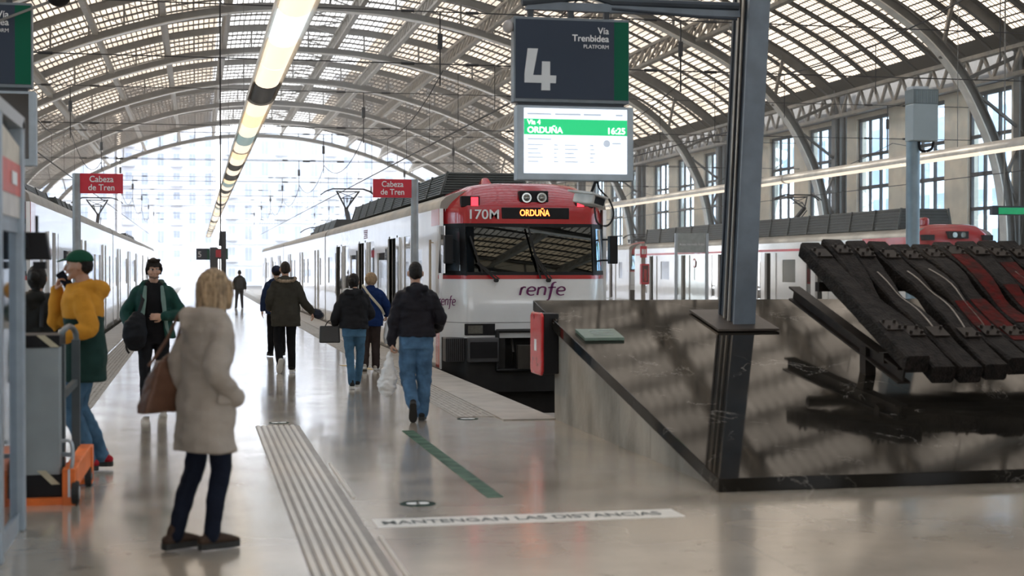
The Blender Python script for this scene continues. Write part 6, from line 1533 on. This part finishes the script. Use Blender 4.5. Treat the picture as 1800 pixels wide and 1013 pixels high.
# 7. woman in black puffer with handbag
w7 = person(622, 684, math.radians(-4), 1.62, 'woman in black jacket and blue jeans with black handbag walking away')
f = Fig(knee={-1:(-.06,.05,.50), 1:(.10,.10,.52)}, ank={-1:(-.03,-.06,.09), 1:(.06,.20,.10)}, toe={-1:(.0,1,0),1:(0,1,.1)}, hip={-1:V(-.09,0,.92)},
        el={-1:(-.27,-.04,1.13),1:(.25,.04,1.13)}, wr={-1:(-.29,.10,.99),1:(.15,.22,1.05)}, hd={-1:(0,.4,-1),1:(-.6,.6,.1)}, curl={-1:1.2}, head=(-.25,.08), wide=1.05, lean=(0,.05,0))
f.build_body(w7, SKIN, .009, face=False); f.hair(w7, hair_mat('black_hair',(0.012,0.010,0.009)), 'bun', .008)
f.jacket(w7, cloth('black_puffer', (0.012,0.012,0.014), .2, .7), z0=.92, add=.050, hood=1.0, sleeve=(.085,.082,.078,.070,.056), wrinkle=.015, wsc=6)
m = MB(); m.tube([V(-.16,-.03,1.49),V(-.12,-.09,1.51),V(-.03,-.11,1.51)],[.022,.03,.02],10,ref=(0,0,1),round_=True); m.v=[tuple(Vector(v)+f.c(1.5)) for v in m.v]; put(remeshed(m,'white_collar',.008,1),'white_collar',cloth('white_fleece',(0.6,0.6,0.6)),w7)
f.trousers(w7, cloth('mid_blue_jeans',(0.06,0.135,0.22),.2), r=(.095,.082,.066,.060,.056), wrinkle=.006); f.shoes(w7, cloth('black_sneaker',(0.02,0.02,0.02)), WSOLE)
b = thing_at(w7, 'handbag', 'boxy black handbag held by the woman in black jacket and jeans', 'handbag')
m = MB(); cx_, cy_ = -.335, .10
m.hexa([(cx_-.19,cy_-.06,.70),(cx_+.13,cy_-.06,.70),(cx_+.13,cy_+.06,.70),(cx_-.19,cy_+.06,.70),(cx_-.18,cy_-.04,.96),(cx_+.12,cy_-.04,.96),(cx_+.12,cy_+.04,.96),(cx_-.18,cy_+.04,.96)]); o = put(m.mesh('bag_body'),'bag_body',mat('black_leather',(0.016,0.016,0.017),.4),b); bv=o.modifiers.new('bevel','BEVEL'); bv.width=.02; bv.segments=3
m = MB()
for dy in (-.035,.035): m.tube(catmull([(cx_-.10,cy_+dy,.95),(cx_-.05,cy_+dy*.6,1.03),(cx_+.03,cy_+dy*.3,1.05),(cx_+.07,cy_+dy,.95)],5),[.007]*16,6)
put(m.mesh('handle'),'handle',BLACK,b)
# 8. older woman in blue coat
w8 = person(651, 652, math.radians(-12), 1.63, 'blonde woman in blue coat and brown trousers with cream strap across her back')
f = Fig(knee={-1:(-.09,.03,.50), 1:(.09,.05,.50)}, ank={-1:(-.09,-.12,.11), 1:(.09,.04,.09)}, toe={-1:(-.1,1,-.2),1:(.1,1,0)}, el={1:(.29,-.03,1.16),-1:(-.27,.05,1.15)}, wr={1:(.27,.14,1.00),-1:(-.2,.2,1.05)}, hd={1:(0,.3,-1)}, curl={1:1.2}, head=(.2,.05), lean=(0,.06,-.01), wide=1.05)
f.build_body(w8, SKIN, .009, face=False); f.hair(w8, hair_mat('sandy_hair',(0.36,0.25,0.15)), 'curly', .008)
f.jacket(w8, cloth('royal_blue_coat', (0.008,0.024,0.095), .15), z0=.80, add=.05, hem=.02, sleeve=(.085,.08,.075,.068,.055), nm='coat', wrinkle=.010)
m = MB(); m.tube(catmull([(-.13,.08,1.50),(-.135,-.06,1.54),(-.03,-.19,1.40),(.08,-.20,1.27),(.20,-.14,1.12),(.245,.0,1.0)],5),[(.022,.006)]*26,8,ref=(.7,0,.7)); m.v=[tuple(Vector(v)+f.c(v[2])) for v in m.v]; put(m.mesh('shoulder_strap'),'shoulder_strap',cloth('cream_strap',(0.55,0.50,0.40)),w8)
f.trousers(w8, cloth('dark_brown_trousers',(0.04,0.028,0.026)), r=(.10,.095,.082,.078,.074)); f.shoes(w8, cloth('cream_shoe',(0.5,0.46,0.40)), WSOLE)
b = thing_at(w8, 'shopping_bag', 'pale carrier bag in the right hand of the woman in blue coat', 'shopping bag')
pw = f.off(f.wr[1])+f.hd[1].normalized()*.08
m = MB(); m.tube([pw+V(0,0,-.10),pw+V(0,0,-.2),pw+V(0,0,-.36),pw+V(0,0,-.42)],[(.03,.06),(.05,.12),(.06,.14),(.04,.11)],14,round_=True); put(remeshed(m,'bag_body',.011,1,.010,9),'bag_body',cloth('white_plastic',(0.62,0.64,0.66),.05,.4),b)
m = MB(); m.tube([pw+V(0,-.05,-.12),pw+V(0,-.01,-.0),pw+V(0,.05,-.12)],[.008]*3,6,ref=(1,0,0)); put(m.mesh('handle'),'handle',cloth('white_plastic',(0.62,0.64,0.66),.05,.4),b)
# 9. man in black jacket with plastic bag
m9 = person(731, 741, math.radians(-3), 1.76, 'man in black jacket and blue jeans walking away with a plastic bag')
f = Fig(knee={-1:(-.09,.06,.50), 1:(.10,.05,.50)}, ank={-1:(-.05,-.20,.20), 1:(.07,.04,.09)}, toe={-1:(.05,.55,-.75),1:(.15,1,0)},
        el={-1:(-.245,-.03,1.12), 1:(.27,-.04,1.13)}, wr={-1:(-.27,-.02,.87), 1:(.25,.15,1.00)}, hd={-1:(.02,.0,-1),1:(-.2,1,-.2)}, curl={-1:1.4,1:1.2}, lean=(0,.03,0), wide=1.04)
f.build_body(m9, SKIN2, .007, face=False); f.hair(m9, hair_mat('black_hair',(0.012,0.010,0.009)), 'short', .007)
f.jacket(m9, cloth('black_bomber', (0.013,0.012,0.017), .2, .6), z0=.94, add=.040, hood=.7, sleeve=(.082,.074,.068,.062,.050), wrinkle=.016, wsc=7, voxel=.009)
f.trousers(m9, cloth('worn_blue_jeans',(0.07,0.145,0.25),.3), r=(.108,.098,.084,.078,.072), wrinkle=.010); f.shoes(m9, cloth('charcoal_shoe',(0.025,0.025,0.026)), BSOLE)
b = thing_at(m9, 'plastic_bag', 'white translucent plastic bag hanging from the left hand of the man in jeans', 'plastic bag')
PB = cloth('thin_white_plastic',(0.66,0.67,0.68),.08,.3,.5,18)
pw = f.off(f.wr[-1])+f.hd[-1].normalized()*.10
m = MB(); m.tube([pw+V(-.02,0,-.02),pw+V(-.03,.0,-.12),pw+V(-.04,.0,-.26),pw+V(-.06,0,-.38),pw+V(-.06,0,-.44)],[(.022,.02),(.055,.04),(.095,.07),(.115,.085),(.08,.06)],18,round_=True); put(remeshed(m,'bag_body',.008,1,.016,10,6),'bag_body',PB,b)
m = MB(); m.tube([pw+V(-.04,0,-.08),pw+V(-.02,-.01,.02),pw+V(.01,0,-.08)],[(.012,.006)]*3,6,ref=(1,0,0)); put(m.mesh('handle'),'handle',PB,b)
# 10. far man
m10 = person(421, 543, 0.0, 1.62, 'distant man with backpack standing alone on the bright far platform')
f = Fig(knee={-1:(-.13,.03,.5)}, ank={-1:(-.16,.0,.09),1:(.12,.0,.09)}, el={-1:(-.29,-.03,1.15)})
f.build_body(m10, SKIN2, .014, face=False); f.hair(m10, hair_mat('black_hair',(0.012,0.010,0.009)), 'short', .012)
f.jacket(m10, cloth('black_jacket',(0.014,0.015,0.014),.2,.6), z0=.86, add=.05, voxel=.016); f.trousers(m10, cloth('dark_grey_trousers',(0.03,0.03,0.035)), voxel=.016); f.shoes(m10, cloth('black_shoe',(0.012,0.012,0.012)), BSOLE)
b = thing_at(m10, 'backpack', 'grey backpack on the back of the distant man', 'backpack')
m = MB(); m.tube([V(0,-.22,1.0),V(0,-.24,1.15),V(0,-.22,1.36)],[(.14,.08),(.15,.10),(.12,.07)],14,round_=True); put(remeshed(m,'bag_body',.014,1),'bag_body',cloth('grey_nylon',(0.05,0.05,0.055)),b)
m = MB(); m.tube([V(-.1,-.16,1.38),V(-.11,.0,1.50),V(-.11,.15,1.4)],[.02]*3,6); m.tube([V(.1,-.16,1.38),V(.11,.0,1.50),V(.11,.15,1.4)],[.02]*3,6); put(m.mesh('strap'),'strap',BLACK,b)
